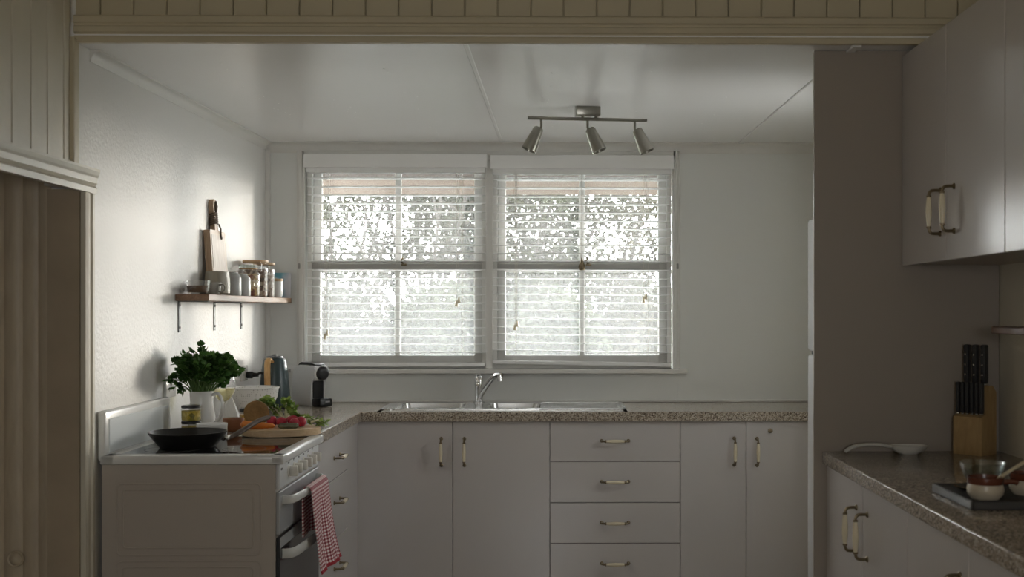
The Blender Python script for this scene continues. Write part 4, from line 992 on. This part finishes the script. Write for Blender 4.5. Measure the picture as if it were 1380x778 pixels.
# ------------------------------------------------------------------ outdoors: awning, garden
aw = thing('awning', 'cream fabric awning hanging outside the kitchen window', 'awning', (-.3, 6.7, CZ+.8))
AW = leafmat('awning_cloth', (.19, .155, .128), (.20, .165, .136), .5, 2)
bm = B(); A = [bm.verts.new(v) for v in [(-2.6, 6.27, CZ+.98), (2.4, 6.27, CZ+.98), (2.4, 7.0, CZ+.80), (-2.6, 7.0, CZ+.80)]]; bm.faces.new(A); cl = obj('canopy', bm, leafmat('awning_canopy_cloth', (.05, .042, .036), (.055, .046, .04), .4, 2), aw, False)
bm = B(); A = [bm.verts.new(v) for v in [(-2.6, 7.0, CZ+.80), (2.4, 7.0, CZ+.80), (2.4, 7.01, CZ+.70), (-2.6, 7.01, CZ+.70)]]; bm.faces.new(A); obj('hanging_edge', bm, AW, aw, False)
for m_ in list(aw.children): md = m_.modifiers.new('thick', 'SOLIDIFY'); md.thickness = .003
bm = B(); tube(bm, [(-2.6, 7.0, CZ+.805), (2.4, 7.0, CZ+.805)], .012, 8); obj('front_bar', bm, mat('awning_bar_grey', (.035, .034, .03), .6), aw)

GR = mat('bounce_paving', (.72, .71, .69), .9, var=.12, vscale=3)  # unseen ground, made pale to bounce daylight up to the ceiling
struct('ground', b2(B(), -60, 60, 6.3, 9.8, -.75, -.65), GR)
struct('ground_lawn', b2(B(), -60, 60, 9.8, 90, -.75, -.66), mat('lawn', (.03, .036, .022), .9, var=.3, vscale=3))
def leaf_cloud(n, center, rad, size, shell=.35, flat=False):
    vs2, fs = [], []
    for i in range(n):
        while True:
            p = Vector((random.uniform(-1, 1), random.uniform(-1, 1), random.uniform(-1, 1)))
            if p.length < 1 and (p.length > shell or random.random() < .4): break
        c_ = Vector(center)+Vector((p.x*rad[0], p.y*rad[1], p.z*rad[2]))
        q = Euler((random.uniform(0, 6.3), random.uniform(0, 6.3), random.uniform(0, 6.3))).to_matrix(); s = size*random.uniform(.6, 1.3); k = len(vs2)
        for u, v in ((0, -.5), (.28, -.1), (.22, .25), (0, .55), (-.22, .25), (-.28, -.1)): vs2.append(c_+q @ Vector((u*s, v*s, .1*s*abs(u))))
        fs.append((k, k+1, k+2, k+3, k+4, k+5))
    return vs2, fs
def garden_leaves(parent, clusters, m, name='foliage'):
    V, F = [], []
    for args in clusters:
        v, f = leaf_cloud(*args); k = len(V); V += v; F += [tuple(i+k for i in t) for t in f]
    me = bpy.data.meshes.new(name); me.from_pydata([tuple(v) for v in V], [], F); me.materials.append(m)
    o = link(name, me, parent, kind='stuff'); return o
BARK = mat('bark', (.02, .017, .014), .9, var=.3, vscale=12)
L1 = leafmat('garden_leaf_green', (.007, .010, .004), (.022, .026, .011), .45, 1.2); L2 = leafmat('garden_leaf_yellow', (.012, .013, .006), (.030, .026, .013), .45, 1.5); L3 = leafmat('garden_leaf_blush', (.024, .018, .014), (.016, .019, .012), .45, 1.0)
def tree(name, label, base, h, spread, nleaf, m, lsize, seed):
    random.seed(seed)
    t = thing(name, label, 'tree', base); bx_, by, bz = base; bm = B(); tips = []
    tube(bm, smoothpath([base, (bx_+.05, by, bz+h*.25), (bx_-.03, by, bz+h*.45)], 4), [.09-.04*k/8 for k in range(9)], 9)
    top = Vector((bx_-.03, by, bz+h*.45))
    for k in range(9):
        a = 2*PI*k/9+random.uniform(-.3, .3); L_ = h*random.uniform(.35, .55); e_ = top+Vector((math.cos(a)*spread*random.uniform(.5, 1), math.sin(a)*spread*.7, L_)); md_ = top.lerp(e_, .5)+Vector((0, 0, -.08*h*random.random())); tube(bm, smoothpath([top, md_, e_], 4), [.035-.028*j/8 for j in range(9)], 6); tips.append(e_); tips.append(md_)
        for j in range(4):
            s_ = md_.lerp(e_, random.random()); e2 = s_+Vector((random.uniform(-1, 1)*spread*.4, random.uniform(-1, 1)*spread*.4, random.uniform(-.1, .3)*h)); tube(bm, [s_, s_.lerp(e2, .5)+Vector((0, 0, .05)), e2], [.012, .008, .004], 5); tips.append(e2)
    obj('trunk', bm, BARK, t)
    garden_leaves(t, [(max(4, nleaf//len(tips)), p, (spread*.28, spread*.28, spread*.24), lsize, .1) for p in tips], m)
tree('garden_tree', 'thin leaved tree seen through the left half of the left window', (-2.35, 12.5, -.65), 4.0, 1.5, 9500, L1, .055, 11)
tree('garden_tree', 'bare branching tree seen through the right half of the left window', (-1.35, 12.0, -.65), 3.9, 1.3, 5500, L3, .05, 12)
tree('garden_tree', 'leafy tree seen through the left half of the right window', (-.45, 13.2, -.65), 3.8, 1.4, 12000, L1, .06, 13)
tree('garden_tree', 'yellowish tree seen through the right half of the right window', (.55, 14.0, -.65), 3.7, 1.3, 10000, L2, .06, 14)
def shrub(label, base, rad, n_, m, ls, seed):
    random.seed(seed); t = thing('shrub', label, 'shrub', base); bm = B(); b0 = Vector(base)
    for k in range(8):
        e_ = b0+Vector((random.uniform(-.8, .8)*rad[0], random.uniform(-.5, .5)*rad[1], rad[2]*random.uniform(1.2, 1.8))); tube(bm, smoothpath([b0, b0.lerp(e_, .5)+Vector((0, 0, .1)), e_], 3), .014, 5)
    obj('stem', bm, BARK, t)
    garden_leaves(t, [(n_, b0+Vector((0, 0, rad[2])), rad, ls, .3)], m)
shrub('pale blush shrub filling the lower left of the left window', (-2.05, 10.4, -.65), (.85, .5, 1.12), 14000, L3, .065, 21)
shrub('green shrub in the lower right of the left window', (-1.05, 10.9, -.65), (.80, .5, 1.16), 15000, L1, .065, 22)
shrub('dense green shrub in the lower left of the right window', (-.1, 10.5, -.65), (.70, .5, 1.14), 15000, L1, .065, 23)
shrub('yellow green shrub in the lower right of the right window', (.85, 10.8, -.65), (.66, .5, 1.15), 15000, L2, .065, 24)
shrub('tall pale hedge shrub at the far left behind the garden trees', (-2.9, 15.0, -.65), (1.2, .5, 1.25), 5000, L2, .08, 25)
shrub('tall pale hedge shrub in the middle behind the garden trees', (-1.0, 15.6, -.65), (1.2, .5, 1.3), 5000, L3, .08, 26)
shrub('tall pale hedge shrub at the right behind the garden trees', (.7, 15.8, -.65), (1.0, .5, 1.3), 5000, L1, .08, 27)
